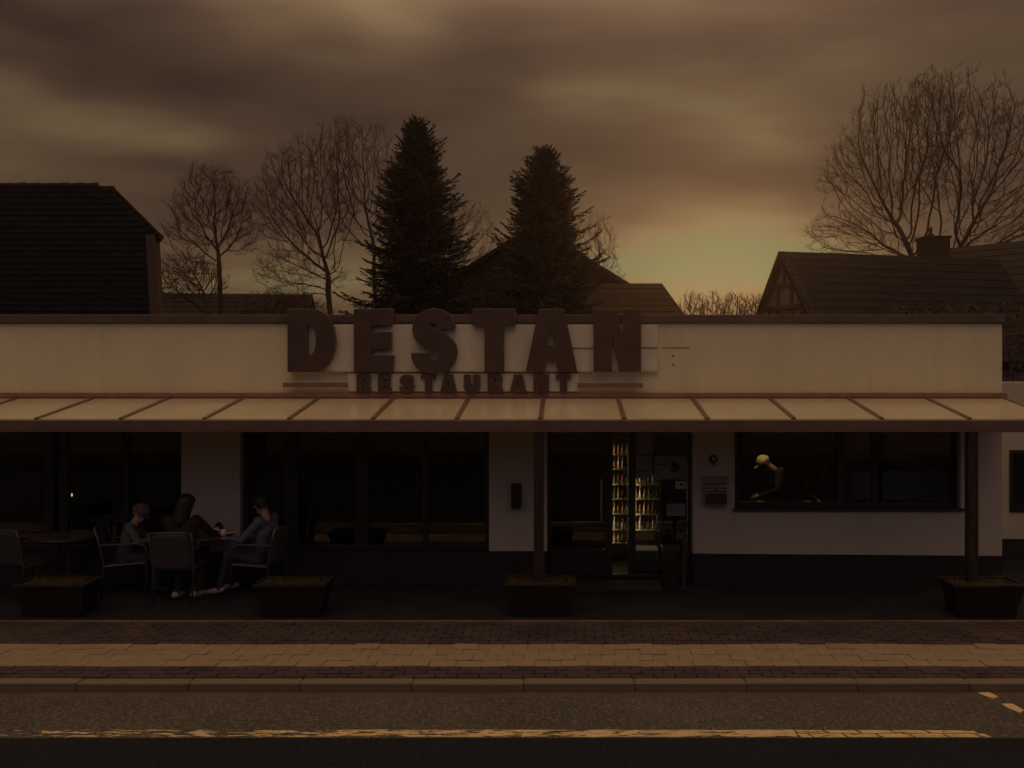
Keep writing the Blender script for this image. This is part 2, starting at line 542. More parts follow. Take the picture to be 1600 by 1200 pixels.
def let_light_through(name, col, amount):
    """opal sheet: a little daylight passes"""
    m = M[name]
    t = m.node_tree
    tl = t.nodes.new('ShaderNodeBsdfTranslucent')
    tl.inputs[0].default_value = (*col, 1)
    mx = t.nodes.new('ShaderNodeMixShader')
    mx.inputs[0].default_value = amount
    t.links.new(t.nodes['Principled BSDF'].outputs[0], mx.inputs[1])
    t.links.new(tl.outputs[0], mx.inputs[2])
    t.links.new(mx.outputs[0], t.nodes['Material Output'].inputs[0])


let_light_through('opal', (0.70, 0.70, 0.80), 0.28)
# ------------------------------------------------------------------ ground, road, pavement
rnd = random.Random(7)
FY = 10.88                       # facade plane
ROADZ = -0.07


def sheet(name, m, x0, x1, y0, y1, z, kind='structure'):
    o = MB().add([(x0, y0, z), (x1, y0, z), (x1, y1, z), (x0, y1, z)], [(0, 1, 2, 3)]).build(name, m)
    return tag(o, kind=kind)


sheet('ground', 'earth', -280, 280, -280, 280, -0.30)
mb = MB().box(-60, 60, 6.50, 7.30, -0.25, ROADZ)
tag(mb.build('road', 'asphalt'), kind='structure')
mb = MB().box(-60, 60, -2.2, 6.497, -0.25, ROADZ - 0.004)
tag(mb.build('road_near_lane', 'asphalt_new'), kind='structure')
mb = MB().box(-60, 60, 7.303, 7.44, -0.25, ROADZ - 0.006)
tag(mb.build('gutter_channel', 'gutter'), kind='structure')
mb = MB().box(-60, 60, 9.292, 18, -0.25, 0.0)
tag(mb.build('forecourt', 'court'), kind='structure')
mb = MB().box(-60, 60, 7.58, 9.25, -0.25, -0.03)
bed = tag(mb.build('pavement', 'joint'), kind='structure')

# kerb of one-metre stones
kerb = tag(MB().box(-60, 60, 7.45, 7.57, -0.25, -0.08).build('kerb', 'gutter'), kind='structure')
x = X(303, 7.56) - 9.0
proto = None
while x < 8.5:
    w = 0.9965
    if proto is None:
        k = MB().cbox(0, w, 0, 0.125, -0.16, 0.0, 0.009)
        proto = k.build('kerbstone', 'kerbstone', kerb, local=True)
        o = proto
    else:
        o = proto.copy(); COL.objects.link(o); o.parent = kerb
    o.location = (x, 7.447 + rnd.uniform(-.003, .003), rnd.uniform(-.004, .004))
    o.rotation_euler = (0, 0, rnd.uniform(-.002, .002))
    x += 1.0

MB().box(-60, 60, 7.872, 8.51, -.029, -.010).build('sand_bed', 'sand_joint', bed)
# tan paving strip: four rows of interlocking pavers, each a piece
proto = None
RH, PW = 0.158, 0.252
for r in range(4):
    x = -6.6 + (0.126 if r % 2 else 0.0) + (r * 0.013)
    while x < 5.6:
        if proto is None:
            a, b_, c = PW - 0.003, RH - 0.0025, 0.012
            k_ = .011; outl = [(k_, 0.0), (a * .46, 0.0), (a * .5, 0.009), (a * .54, 0.0), (a - k_, 0.0), (a, k_), (a, b_ - k_), (a - k_, b_), (a * .54, b_), (a * .5, b_ - 0.009), (a * .46, b_), (k_, b_), (0.0, b_ - k_), (0.0, k_)]
            n = len(outl)
            cx_, cy_ = a / 2, b_ / 2
            v = [(p[0], p[1], -0.06) for p in outl] + [(p[0], p[1], -0.003) for p in outl] + \
                [(cx_ + (p[0] - cx_) * .988, cy_ + (p[1] - cy_) * .98, 0.0) for p in outl]
            f = [tuple(range(2 * n, 3 * n))]
            for q in (0, n):
                for i in range(n):
                    j = (i + 1) % n
                    f.append((q + i, q + j, q + n + j, q + n + i))
            proto = MB().add(v, f).build('paver', 'paver', bed, local=True)
            o = proto
        else:
            o = proto.copy(); COL.objects.link(o); o.parent = bed
        o.location = (x, 7.875 + r * RH, rnd.uniform(-.005, .004))
        o.rotation_euler = (rnd.uniform(-.012, .012), rnd.uniform(-.012, .012), rnd.uniform(-.006, .006))
        x += PW


def small_pavers(name, y0, y1, ln, wd):
    k = MB()
    y, r = y0, 0
    while y + wd <= y1 + 1e-4:
        x = -7.6 + (ln / 2 if r % 2 else 0)
        while x < 6.6:
            dz = rnd.uniform(-.003, .003)
            e = 0.004
            k.add([(x, y, -0.05), (x + ln - .003, y, -0.05), (x + ln - .003, y + wd - .003, -0.05), (x, y + wd - .003, -0.05),
                   (x + e, y + e, dz - .002), (x + ln - .003 - e, y + e, dz - .002), (x + ln - .003 - e, y + wd - .003 - e, dz - .002), (x + e, y + wd - .003 - e, dz - .002)],
                  [(4, 5, 6, 7), (0, 1, 5, 4), (1, 2, 6, 5), (2, 3, 7, 6), (3, 0, 4, 7)])
            x += ln
        y += wd
        r += 1
    return tag(k.build(name, 'red_paving', bed), kind='stuff')


small_pavers('red_brick_edging', 7.585, 7.87, 0.2, 0.0945)
small_pavers('red_brick_paving', 8.512, 9.245, 0.2, 0.1045)
edging = tag(MB().box(-60, 60, 9.262, 9.288, -0.2, 0.004).build('edging_strip', 'edge_stone'), kind='structure')


def slab(name, pts, m, h=0.004, label=None):
    """thin painted marking with a slightly ragged outline, laid on the road"""
    n = len(pts)
    z0 = ROADZ - 0.002
    v = [(p[0], p[1], z0) for p in pts] + [(p[0], p[1], ROADZ + h) for p in pts]
    f = [tuple(range(n, 2 * n))] + [(i, (i + 1) % n, n + (i + 1) % n, n + i) for i in range(n)]
    return MB().add(v, f).build(name, m)


def ragged(x0, x1, y0, y1, sh=0.0, am=0.006, st=0.12):
    pts = []
    k = max(2, int((x1 - x0) / st))
    for i in range(k + 1): pts.append((x0 + (x1 - x0) * i / k, y0 + rnd.uniform(-am, am)))
    for i in range(k, -1, -1): pts.append((x0 + sh + (x1 - x0) * i / k, y1 + rnd.uniform(-am, am)))
    return pts


# edge line: long worn run at left, then the blocks of a double-row broken line at right
D0 = 6.575
line_x1 = X(1243, D0)
o = slab('painted_line', ragged(-7.0, line_x1, D0 - 0.058, D0 + 0.062), 'road_paint')
tag(o, 'long worn yellowish painted edge line cracked into patches at its left end', 'road marking', 'painted road markings', 'thing')
i = 0
for (ua, ub) in ((1252, 1268), (1272, 1322), (1326, 1374), (1378, 1426), (1430, 1480), (1484, 1530), (1535, 1547)):
    o = slab('painted_block', ragged(X(ua, 6.53), X(ub, 6.53), 6.508, 6.568, -0.03, 0.003), 'road_paint')
    nm = ['first', 'second', 'third', 'fourth', 'fifth', 'sixth', 'seventh'][i]
    tag(o, nm + ' painted block, counted from the left, in the front row of the broken line', 'road marking', 'painted road markings', 'thing')
    i += 1
i = 0
for (ua, ub) in ((1248, 1290), (1295, 1342), (1347, 1396), (1401, 1449), (1454, 1526)):
    o = slab('painted_block', ragged(X(ua, 6.61), X(ub, 6.61), 6.580, 6.630, -0.03, 0.003), 'road_paint')
    nm = ['first', 'second', 'third', 'fourth', 'fifth'][i]
    tag(o, nm + ' painted block, counted from the left, in the rear row of the broken line', 'road marking', 'painted road markings', 'thing')
    i += 1
for (pp, lb) in (([(1528, 1083), (1545, 1082), (1560, 1089), (1552, 1092), (1540, 1088)], 'worn slanting painted dash nearest the kerb at the right edge'),
                 ([(1565, 1100), (1582, 1100), (1600, 1110), (1594, 1114), (1576, 1107)], 'worn slanting painted dash farther from the kerb at the right edge')):
    pts = []
    for u, v in pp:
        D = (CAMH - ROADZ) * F / (v - HY)
        pts.append((X(u, D), D))
    pts.reverse()
    tag(slab('painted_dash', pts, 'road_paint'), lb, 'road marking', 'painted road markings', 'thing')

# ------------------------------------------------------------------ restaurant building
XR = X(1566, FY)
XL = -9.6
bld = empty('restaurant_building', (-1.0, FY, 0), 'low white plastered restaurant with flat roof and dark parapet coping', 'building')
LINT = 2.06


def wallbox(name, u0, u1, z0, z1, m='plaster', y0=FY, y1=FY + 0.26, parent=bld):
    return MB().box(X(u0, FY), X(u1, FY), y0, y1, z0, z1).build(name, m, parent, bevel=0.006)


MB().box(XL, XR, FY, FY + 0.26, LINT, 3.405).build('upper_wall', 'plaster', bld, bevel=0.006)
def zpl(u): return .425 - .00012 * max(0, u - 820) if u < 900 else .392 - (u - 1083) * .000066


for (u0, u1) in ((283, 375), (764, 855)):
    MB().box(X(u0, FY), X(u1, FY), FY, FY + 0.26, .422, LINT - 0.001).build('pier', 'plaster_shaded', bld, bevel=0.006)
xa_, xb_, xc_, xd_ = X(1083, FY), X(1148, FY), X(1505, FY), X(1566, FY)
MB().prism([(xa_, zpl(1083)), (xd_, zpl(1566)), (xd_, LINT - .001), (xc_, LINT - .001), (xc_, .955), (xb_, .955), (xb_, LINT - .001), (xa_, LINT - .001)], FY, FY + .26).build('window_wall', 'plaster_shaded', bld, bevel=0.005)
# dark plinth, standing a little behind the plaster
for (u0, u1, z1) in ((-195, 855, .41), (1083, 1566, .40)):
    MB().box(X(u0, FY), X(u1, FY), FY + .015, FY + 0.25, -0.02, z1).build('plinth', 'plinth', bld)
MB().box(XL - .04, XR + .02, FY - 0.045, FY + 0.32, 3.407, 3.515).build('coping', 'coping', bld, bevel=0.008)
# roof, sides and back
MB().box(XL, XR, FY + .27, 17.6, 3.16, 3.30).build('roof_deck', 'coping', bld)
MB().box(XR - .26, XR, FY + .262, 17.6, 0, 3.405).build('side_wall', 'plaster', bld)
MB().box(XL, XL + .26, FY + .262, 17.6, 0, 3.405).build('side_wall', 'plaster', bld)
MB().box(XL + .27, XR - .27, 17.34, 17.6, 0, 3.405).build('back_wall', 'plaster', bld)
# rooms behind the glass
MB().box(XL + .27, XR - .27, FY + .27, 17.3, -0.05, 0.03).build('interior_floor', 'interior_floor', bld)
MB().box(XL + .27, XR - .27, FY + .27, 17.3, 2.62, 2.70).build('ceiling', 'interior', bld)
MB().box(XL + .27, XR - .27, 14.6, 14.7, 0.03, 2.62).build('interior_wall', 'interior', bld)
MB().box(X(1092, FY), X(1100, FY), FY + .28, 14.59, 0.03, 2.62).build('interior_wall', 'interior', bld)
MB().box(X(812, FY), X(820, FY), FY + .28, 14.59, 0.03, 2.62).build('interior_wall', 'interior', bld)


def window(u0, u1, z0, z1, mull=(), mw=0.06, y=FY + 0.10, name='window', rail=None):
    """frame and panes as sub-parts of one window part"""
    x0, x1 = X(u0, FY), X(u1, FY)
    fr = MB().box(x0 + .003, x0 + mw, y, y + .07, z0, z1).box(x1 - mw, x1 - .003, y, y + .07, z0, z1) \
        .box(x0 + mw, x1 - mw, y, y + .07, z0, z0 + mw).box(x0 + mw, x1 - mw, y, y + .07, z1 - mw, z1)
    w = fr.build(name, 'frame_dark', bld, bevel=0.004)
    xs = [x0 + mw]
    for um, ww in mull:
        xm, hw = X(um, FY), ww * FY / F / 2
        MB().box(xm - hw, xm + hw, y - .004, y + .074, z0 + mw + .001, z1 - mw - .001).build('mullion', 'frame_dark', w, bevel=0.004)
        xs += [xm - hw, xm + hw]
    xs.append(x1 - mw)
    for a, b in zip(xs[::2], xs[1::2]):
        MB().box(a + .001, b - .001, y + .03, y + .036, z0 + mw + .001, z1 - mw - .001).build('pane', 'glass', w)
    if rail is not None:
        MB().box(x0 + mw + .002, x1 - mw - .002, y - .003, y + .06, rail, rail + .05).build('rail', 'frame_dark', w)
    return w


window(-150, 283, .42, LINT - .002, [(-40, 22), (70, 12), (92, 14), (190, 10)])
window(375, 764, .42, LINT - .002, [(451, 22), (562, 20), (662, 8)])
w = window(1148, 1505, .985, LINT - .002, [(1318, 12), (1372, 10)])
MB().box(X(1144, FY), X(1507, FY), FY - .05, FY + .098, .955, .984).build('sill', 'frame_dark', w, bevel=0.005)
MB().box(X(1500.5, FY), X(1504.4, FY), FY - .012, FY + .09, .99, LINT - .01).build('edge_trim', 'plaster_shaded', w)
# entrance: glazed front with a door leaf
ent = window(855, 1083, 0.03, LINT - .002, [(953, 10), (989, 12)], mw=0.05, y=FY + 0.16, name='entrance')
MB().box(X(860, FY), X(948, FY), FY + .12, FY + .158, .08, .42).build('door_panel', 'frame_dark', ent)
MB().tube([(X(940, FY), FY + .09, .8), (X(940, FY), FY + .09, 1.35)], .014, 8).tube([(X(940, FY), FY + .09, .85), (X(940, FY), FY + .17, .85)], .008, 6) \
    .tube([(X(940, FY), FY + .09, 1.3), (X(940, FY), FY + .17, 1.3)], .008, 6).build('handle', 'steel', ent)
tag(MB().box(X(880, 10.75), X(1032, 10.75), 10.42, FY + .012, 0.001, 0.055).build('door_step', 'plinth', bld, bevel=0.01))
# bill of paper behind the entrance glass, top to bottom
for (u0, v0, u1, v1, m_, lb) in ((993, 676, 1020, 711, 'paper_dim', None), (990, 713, 1019, 747, 'paper_dim', None), (1023, 713, 1072, 749, 'paper_dim', 'sheet with a dark emblem and a printed line'),
                                 (1055, 752, 1072, 764, 'paper', 'small pale card with a dark dot'), (1042, 787, 1071, 806, 'paper_dim', 'notice with rows of small print')):
    Dp = FY + .178
    o = MB().box(X(u0, Dp), X(u1, Dp), Dp, Dp + .003, Z(v1, Dp), Z(v0, Dp)).build('notice', m_, ent)
    if lb: o['label'] = lb
    ink = MB()
    if v0 == 713 and u0 == 1023:
        MB().box(X(1027, Dp), X(1042, Dp), Dp - .003, Dp - .001, Z(727, Dp), Z(725, Dp)).build('print', 'ink', o)
        c = P(1054, 730, Dp - .002)
        pts = [(c.x + .055 * math.cos(t) * (1 + .3 * math.cos(3 * t)), c.z + .075 * math.sin(t)) for t in [k * math.pi / 8 for k in range(16)]]
        ink.prism(pts, Dp - .003, Dp - .001)
    elif v0 == 752:
        c = P(1065, 757, Dp)
        ink.prism([(c.x + .02 * math.cos(t), c.z + .02 * math.sin(t)) for t in [k * math.pi / 5 for k in range(10)]], Dp - .003, Dp - .001)
    elif v0 == 787:
        for k in range(4):
            MB().box(X(1046, Dp), X(1046 + rnd.uniform(12, 21), Dp), Dp - .003, Dp - .001, Z(792 + 3.4 * k, Dp) - .006, Z(792 + 3.4 * k, Dp)).build('print', 'ink', o)
    elif v0 == 713:
        ink.box(X(997, Dp), X(1011, Dp), Dp - .003, Dp - .001, Z(737, Dp), Z(735, Dp))
    if ink.v: ink.build('print', 'ink', o)

# ------------------------------------------------------------------ canopy over the forecourt
DF, DW = 9.60, FY - 0.005
ZF, ZW = 2.218, 2.432
cp = empty('glass_canopy', (0, DF, 0), 'long brown metal canopy with pale opal roof panels along the facade', 'canopy')
RX = [-9.1, -8.12, -7.14, -6.15, -5.17, -4.20, -3.217, -2.245, -1.27, -0.30, 0.67, 1.637, 2.64, 3.66, 4.68, 5.70]
MB().box(RX[0] - .05, RX[-1] + .035, FY - .06, FY - .001, ZW + .005, ZW + .065).build('ledger', 'canopy_ledger', cp, bevel=0.004)
MB().box(RX[0] - .05, RX[-1] + .045, DF - .065, DF + .055, ZF - .135, ZF + .004).build('gutter_beam', 'canopy_metal', cp, bevel=0.008)


def slope(x0, x1, t0, t1, ya=DF + .056, yb=FY - .062):
    """strip lying on the canopy slope between two heights above it"""
    za = ZF + (ZW - ZF) * (ya - DF) / (DW - DF)
    zb = ZF + (ZW - ZF) * (yb - DF) / (DW - DF)
    return MB().hexa([(x0, ya, za + t0), (x1, ya, za + t0), (x1, yb, zb + t0), (x0, yb, zb + t0), (x0, ya, za + t1), (x1, ya, za + t1), (x1, yb, zb + t1), (x0, yb, zb + t1)])


for i, xr in enumerate(RX):
    slope(xr - .027, xr + .027, -.09, .016).build('rafter', 'canopy_metal', cp)
    if i:
        slope(RX[i - 1] + .028, xr - .028, -.012, .002).build('panel', 'opal', cp)
for u in (-145, 842, 1518):
    xp = X(u, DF)
    MB().box(xp - .058, xp + .058, DF - .05, DF + .05, 0.012, ZF - .137).build('post', 'post_metal', cp, bevel=0.006)
    MB().box(xp - .10, xp + .10, DF - .09, DF + .09, 0.001, 0.012).build('foot_plate', 'post_metal', cp)

# ------------------------------------------------------------------ sign on the parapet
SD = FY - 0.135                    # front of the letters
sign = empty('restaurant_sign', (X(725, FY), FY, 2.5), 'raised dark letters reading DESTAN over RESTAURANT on pale backing panels', 'sign')


def glyphs():
    G = {}
    def nz(pts, box):
        x0, y0, x1, y1 = box
        return [((a - x0) / (x1 - x0), (y1 - b) / (y1 - y0)) for a, b in pts]
    bx = (50, 45, 447, 562)
    G['D'] = [nz([(50, 45), (250, 45), (310, 55), (365, 85), (405, 135), (432, 205), (447, 300), (440, 380), (415, 455), (370, 520), (310, 552), (240, 562), (50, 562)], bx),
              nz([(210, 172), (210, 434), (240, 430), (268, 400), (282, 350), (286, 290), (280, 230), (262, 190), (240, 174)], bx)]
    bx = (602, 45, 935, 562)
    G['E'] = [nz([(602, 45), (920, 45), (920, 176), (745, 176), (745, 235), (915, 235), (915, 372), (745, 372), (745, 428), (935, 428), (928, 562), (602, 562)], bx)]
    bx = (1080, 42, 1462, 582)
    G['S'] = [nz([(1447, 208), (1440, 150), (1400, 90), (1340, 55), (1270, 42), (1190, 58), (1130, 105), (1097, 165), (1090, 230), (1108, 290), (1155, 345), (1215, 377), (1275, 405), (1303, 432),
                  (1300, 460), (1268, 470), (1238, 452), (1224, 412), (1080, 412), (1086, 462), (1110, 515), (1160, 560), (1240, 580), (1320, 578), (1390, 548), (1440, 495), (1462, 420), (1455, 350),
                  (1420, 295), (1360, 250), (1290, 222), (1244, 196), (1238, 172), (1265, 158), (1294, 170), (1305, 208)], bx)]
    bx = (50, 45, 400, 562)
    G['T'] = [nz([(50, 45), (400, 45), (400, 183), (305, 183), (305, 562), (148, 562), (148, 183), (50, 183)], bx)]
    bx = (490, 45, 915, 562)
    G['A'] = [nz([(597, 45), (805, 45), (915, 562), (758, 562), (742, 480), (655, 480), (642, 562), (490, 562)], bx), nz([(690, 170), (662, 346), (726, 346)], bx)]
    bx = (1057, 45, 1447, 562)
    G['N'] = [nz([(1057, 45), (1240, 45), (1303, 300), (1303, 45), (1447, 45), (1447, 562), (1272, 562), (1205, 262), (1205, 562), (1057, 562)], bx)]
    G['R'] = [[(0, 0), (0, 1), (.62, 1), (.85, .95), (.97, .83), (.97, .65), (.87, .54), (.72, .49), (.88, .43), (.95, .31), (1, 0), (.62, 0), (.58, .30), (.50, .38), (.41, .38), (.41, 0)],
              [(.41, .60), (.41, .82), (.53, .82), (.60, .77), (.60, .66), (.53, .60)]]
    G['U'] = [[(0, 1), (.4, 1), (.4, .28), (.5, .20), (.6, .28), (.6, 1), (1, 1), (1, .3), (.9, .1), (.7, 0), (.3, 0), (.1, .1), (0, .3)]]
    return G


GL = glyphs()


def letter(ch, u0, u1, v0, v1, depth, front):
    x0, x1, z0, z1 = X(u0, front), X(u1, front), Z(v1, front), Z(v0, front)
    cu = bpy.data.curves.new('tmp', 'CURVE')
    cu.dimensions = '2D'
    cu.fill_mode = 'BOTH'
    cu.extrude = depth / 2 - 0.004
    cu.bevel_depth = 0.004
    cu.bevel_resolution = 0
    for loop in GL[ch]:
        sp = cu.splines.new('POLY')
        sp.points.add(len(loop) - 1)
        for p, (a, b) in zip(sp.points, loop):
            p.co = (x0 + a * (x1 - x0), z0 + b * (z1 - z0), 0, 1)
        sp.use_cyclic_u = True
    t = bpy.data.objects.new('tmp', cu)
    COL.objects.link(t)
    dg = bpy.context.evaluated_depsgraph_get()
    me = bpy.data.meshes.new_from_object(t.evaluated_get(dg))
    bpy.data.objects.remove(t)
    bpy.data.curves.remove(cu)
    off = BASE[sign.name]
    n = len(me.vertices)
    co = np.empty(n * 3)
    me.vertices.foreach_get('co', co)
    co = co.reshape(-1, 3)
    new = np.stack([co[:, 0] - off.x, front + depth / 2 - co[:, 2] - off.y, co[:, 1] - off.z], 1)
    me.vertices.foreach_set('co', new.ravel())
    me.materials.clear()
    me.materials.append(M['letter_face'])
    me.materials.append(M['letter_side'])
    me.update()
    for p in me.polygons:
        p.use_smooth = False
        p.material_index = 0 if p.normal.y < -0.9 else 1
    o = bpy.data.objects.new('letter', me)
    COL.objects.link(o)
    o.parent = sign
    o['label'] = 'raised dark letter ' + ch
    BASE[o.name] = off
    return o


for ch, a, b in (('D', 449.4, 523.8), ('E', 553, 615), ('S', 642.5, 714), ('T', 739, 805), ('A', 822, 901.6), ('N', 928, 1001.3)):
    letter(ch, a, b, 483 if ch != 'S' else 482, 580.5 if ch != 'S' else 584, 0.075, SD)
for ch, a, b in zip('RESTAURANT', (557, 590.6, 624, 658, 688, 725, 762, 797, 834, 869), (579, 611, 647.5, 680.5, 713.6, 749.7, 785.6, 822.5, 857.6, 891.7)):
    letter(ch, a, b, 585.3, 613.6, 0.045, SD + .03)
for u0, u1, v0, v1 in ((441, 542, 598, 605), (902, 1005, 598.5, 606)):
    MB().box(X(u0, SD), X(u1, SD), SD + .02, SD + .06, Z(v1, SD), Z(v0, SD)).build('bar', 'sign_bar', sign, bevel=0.004)
    for q in (0.15, 0.85):
        xx = X(u0 + (u1 - u0) * q, SD)
        MB().box(xx - .01, xx + .01, SD + .061, FY - .0005, Z(603, SD), Z(600, SD)).build('bracket', 'alu', sign)
PD = FY - 0.045
MB().box(X(452, PD), X(1028, PD), PD, FY - .001, Z(581, PD), Z(507, PD)).build('backing_panel', 'sign_panel', sign, bevel=0.008)
MB().box(X(543, PD), X(905, PD), PD, FY - .001, Z(612, PD), Z(583, PD)).build('backing_panel', 'sign_panel', sign, bevel=0.008)
for v in (580.7,):
    MB().box(X(452 if v < 600 else 545, PD), X(1030 if v < 600 else 903, PD), PD - .02, PD - .001, Z(v + .7, PD), Z(v - .7, PD)).build('rail', 'rail', sign)
for ch_u in (470, 505, 570, 600, 665, 690, 766, 779, 846, 880, 940, 990):
    MB().box(X(ch_u, PD) - .015, X(ch_u, PD) + .015, SD + .0745, PD - .0005, Z(560, PD) - .015, Z(560, PD) + .015).build('bracket', 'alu', sign)
for k in range(10):
    ch_u = (557 + 11, 600, 636, 669, 700, 737, 774, 809, 846, 880)[k]
    MB().box(X(ch_u, PD) - .01, X(ch_u, PD) + .01, SD + .0745, PD - .0005, Z(601, PD) - .01, Z(601, PD) + .01).build('bracket', 'alu', sign)
MB().tube([P(885, 543.6, PD - .008), P(930, 544.2, PD - .008), P(985, 543, PD - .008), P(1027, 543.5, PD - .008)], .006, 6).build('cable', 'cable', sign)
MB().tube([P(1035, 543, FY - .006), P(1055, 543.4, FY - .006), P(1078, 543, FY - .006)], .004, 6).build('cable', 'cable', sign)
for v in (556, 570):
    c = P(1052, v, FY)
    MB().prism([(c.x + .016 * math.cos(t), c.z + .016 * math.sin(t)) for t in [k * math.pi / 5 for k in range(10)]], FY - .004, FY - .0005).build('screw_plug', 'cable', sign)
# ------------------------------------------------------------------ neighbouring wing at the right
wing = empty('white_outbuilding', (7.5, 12.2, 0), 'low white outbuilding with dark plinth beyond the restaurant corner', 'building')
WD = 12.2
MB().box(5.74, 11.0, WD, WD + .25, .31, Z(597, WD)).build('wall', 'plaster_shaded', wing, bevel=.005)
MB().box(5.74, 11.0, WD + .012, WD + .24, -.02, .308).build('plinth', 'plinth', wing)
MB().box(5.74, 11.0, WD + .26, 16.5, 2.40, 2.52).build('roof', 'coping', wing)
MB().box(10.75, 11.0, WD + .26, 16.5, 0, 2.39).build('side_wall', 'plaster', wing)
wx0, wx1 = X(1577, WD), X(1700, WD)
w = MB().box(wx0, wx1, WD - .02, WD - .001, Z(800, WD), Z(703, WD)).build('window', 'frame_dark', wing, bevel=.004)
MB().box(wx0 + .05, wx1 - .05, WD - .026, WD - .021, Z(800, WD) + .05, Z(703, WD) - .05).build('pane', 'glass', w)

# ------------------------------------------------------------------ house with tiled steep roof at the left
hl = empty('tiled_house', (-12.5, 20, 0), 'house with steep dark tiled roof and half-hipped right end', 'house')


def lh_D(z): return 19.4 + (z - 3.0) / 4.233 * 0.8
def lh_x(z):
    if z < 6.05: return -9.42 - (z - 3.0) / 3.05 * 0.45
    return -9.87 - (z - 6.05) / 1.18 * 1.16


prof = [3.0, 6.05, 7.18]
pts = [(-16.0, lh_D(3.0) + .06, 3.0), (lh_x(3.0) - .05, lh_D(3.0) + .06, 3.0), (lh_x(6.05) - .05, lh_D(6.05) + .06, 6.05), (lh_x(7.18) - .05, lh_D(7.18) + .06, 7.18), (-16.0, lh_D(7.18) + .06, 7.18)]
bk = [(p[0] - (1.9 if i in (1, 2) else 0.0), 20.26 + (20.26 - p[1]) * 3.2 + .05, p[2]) for i, p in enumerate(pts)]
k = MB()
k.add(pts + bk, [(0, 1, 2, 3, 4), (9, 8, 7, 6, 5)] + [(i, 5 + i, 5 + (i + 1) % 5, (i + 1) % 5) for i in range(5)])
k.build('roof_body', 'house_dark', hl)
MB().box(-16, -11.4, 19.7, 22.0, -.1, 3.0).build('wall', 'house_wall', hl)
rr = random.Random(3)
z = 3.0
course = 0.146
while z < 7.16:
    k = MB()
    x = -15.6 + rr.uniform(0, .2)
    z1 = min(z + course * 1.12, 7.24)
    lim = min(lh_x(z), lh_x(min(z1, 7.2)) + .05)
    while x < lim:
        w_ = min(.205, lim - x)
        if w_ > .03:
            pr = .045 + rr.uniform(-.006, .008)
            dz = rr.uniform(-.007, .007)
            ya, yb = lh_D(z) - pr, lh_D(z1) - .004
            xm = x + w_ * .5
            # tile with a raised roll on its right side
            k.add([(x + .004, ya + .008, z + dz), (xm, ya, z + dz), (x + w_ - .004, ya + .012, z + dz), (x + w_ - .004, yb, z1), (xm, yb - .006, z1), (x + .004, yb, z1),
                   (x + .004, ya + .04, z + dz - .004), (x + w_ - .004, ya + .045, z + dz - .004)],
                  [(0, 1, 4, 5), (1, 2, 3, 4), (6, 7, 2, 1, 0)])
        x += .205
    k.build('tile_course', 'roof_tile', hl)
    z += course
# ridge tiles, hip edge and verge boards
rt = MB()
x = -15.6
while x < -11.45:
    rt.tube([(x, 20.22, 7.235 + rr.uniform(-.008, .008)), (x + .36, 20.22, 7.25 + rr.uniform(-.008, .008))], [.075, .085], 8)
    x += .35
rt.build('ridge', 'roof_brown', hl)
hp = [Vector((-11.03, 20.2, 7.25)), Vector((-9.66, 19.92, 5.98)), Vector((-10.4, 21.0, 5.98))]
k = MB()
k.add([(p.x, p.y, p.z) for p in hp] + [(p.x, p.y, p.z - .09) for p in hp], [(0, 1, 2), (5, 4, 3), (0, 3, 4, 1), (1, 4, 5, 2), (2, 5, 3, 0)])
k.build('hip_end', 'roof_brown', hl)
MB().tube([(-9.66, 19.85, 5.95), (-10.38, 21.0, 5.95)], .06, 8).build('gutter', 'house_dark', hl)
k = MB()
for za, zb in ((3.0, 4.0), (4.0, 5.0), (5.0, 6.0)):
    for s in (0,):
        xa, xb = lh_x(za), lh_x(zb)
        k.hexa([(xa - .20, lh_D(za) - .07, za), (xa + .02, lh_D(za) - .07, za), (xa + .02, lh_D(za) + .16, za), (xa - .20, lh_D(za) + .16, za),
                (xb - .20, lh_D(zb) - .07, zb), (xb + .02, lh_D(zb) - .07, zb), (xb + .02, lh_D(zb) + .16, zb), (xb - .20, lh_D(zb) + .16, zb)])
k.build('verge', 'board', hl)

# ------------------------------------------------------------------ simple pitched houses farther back


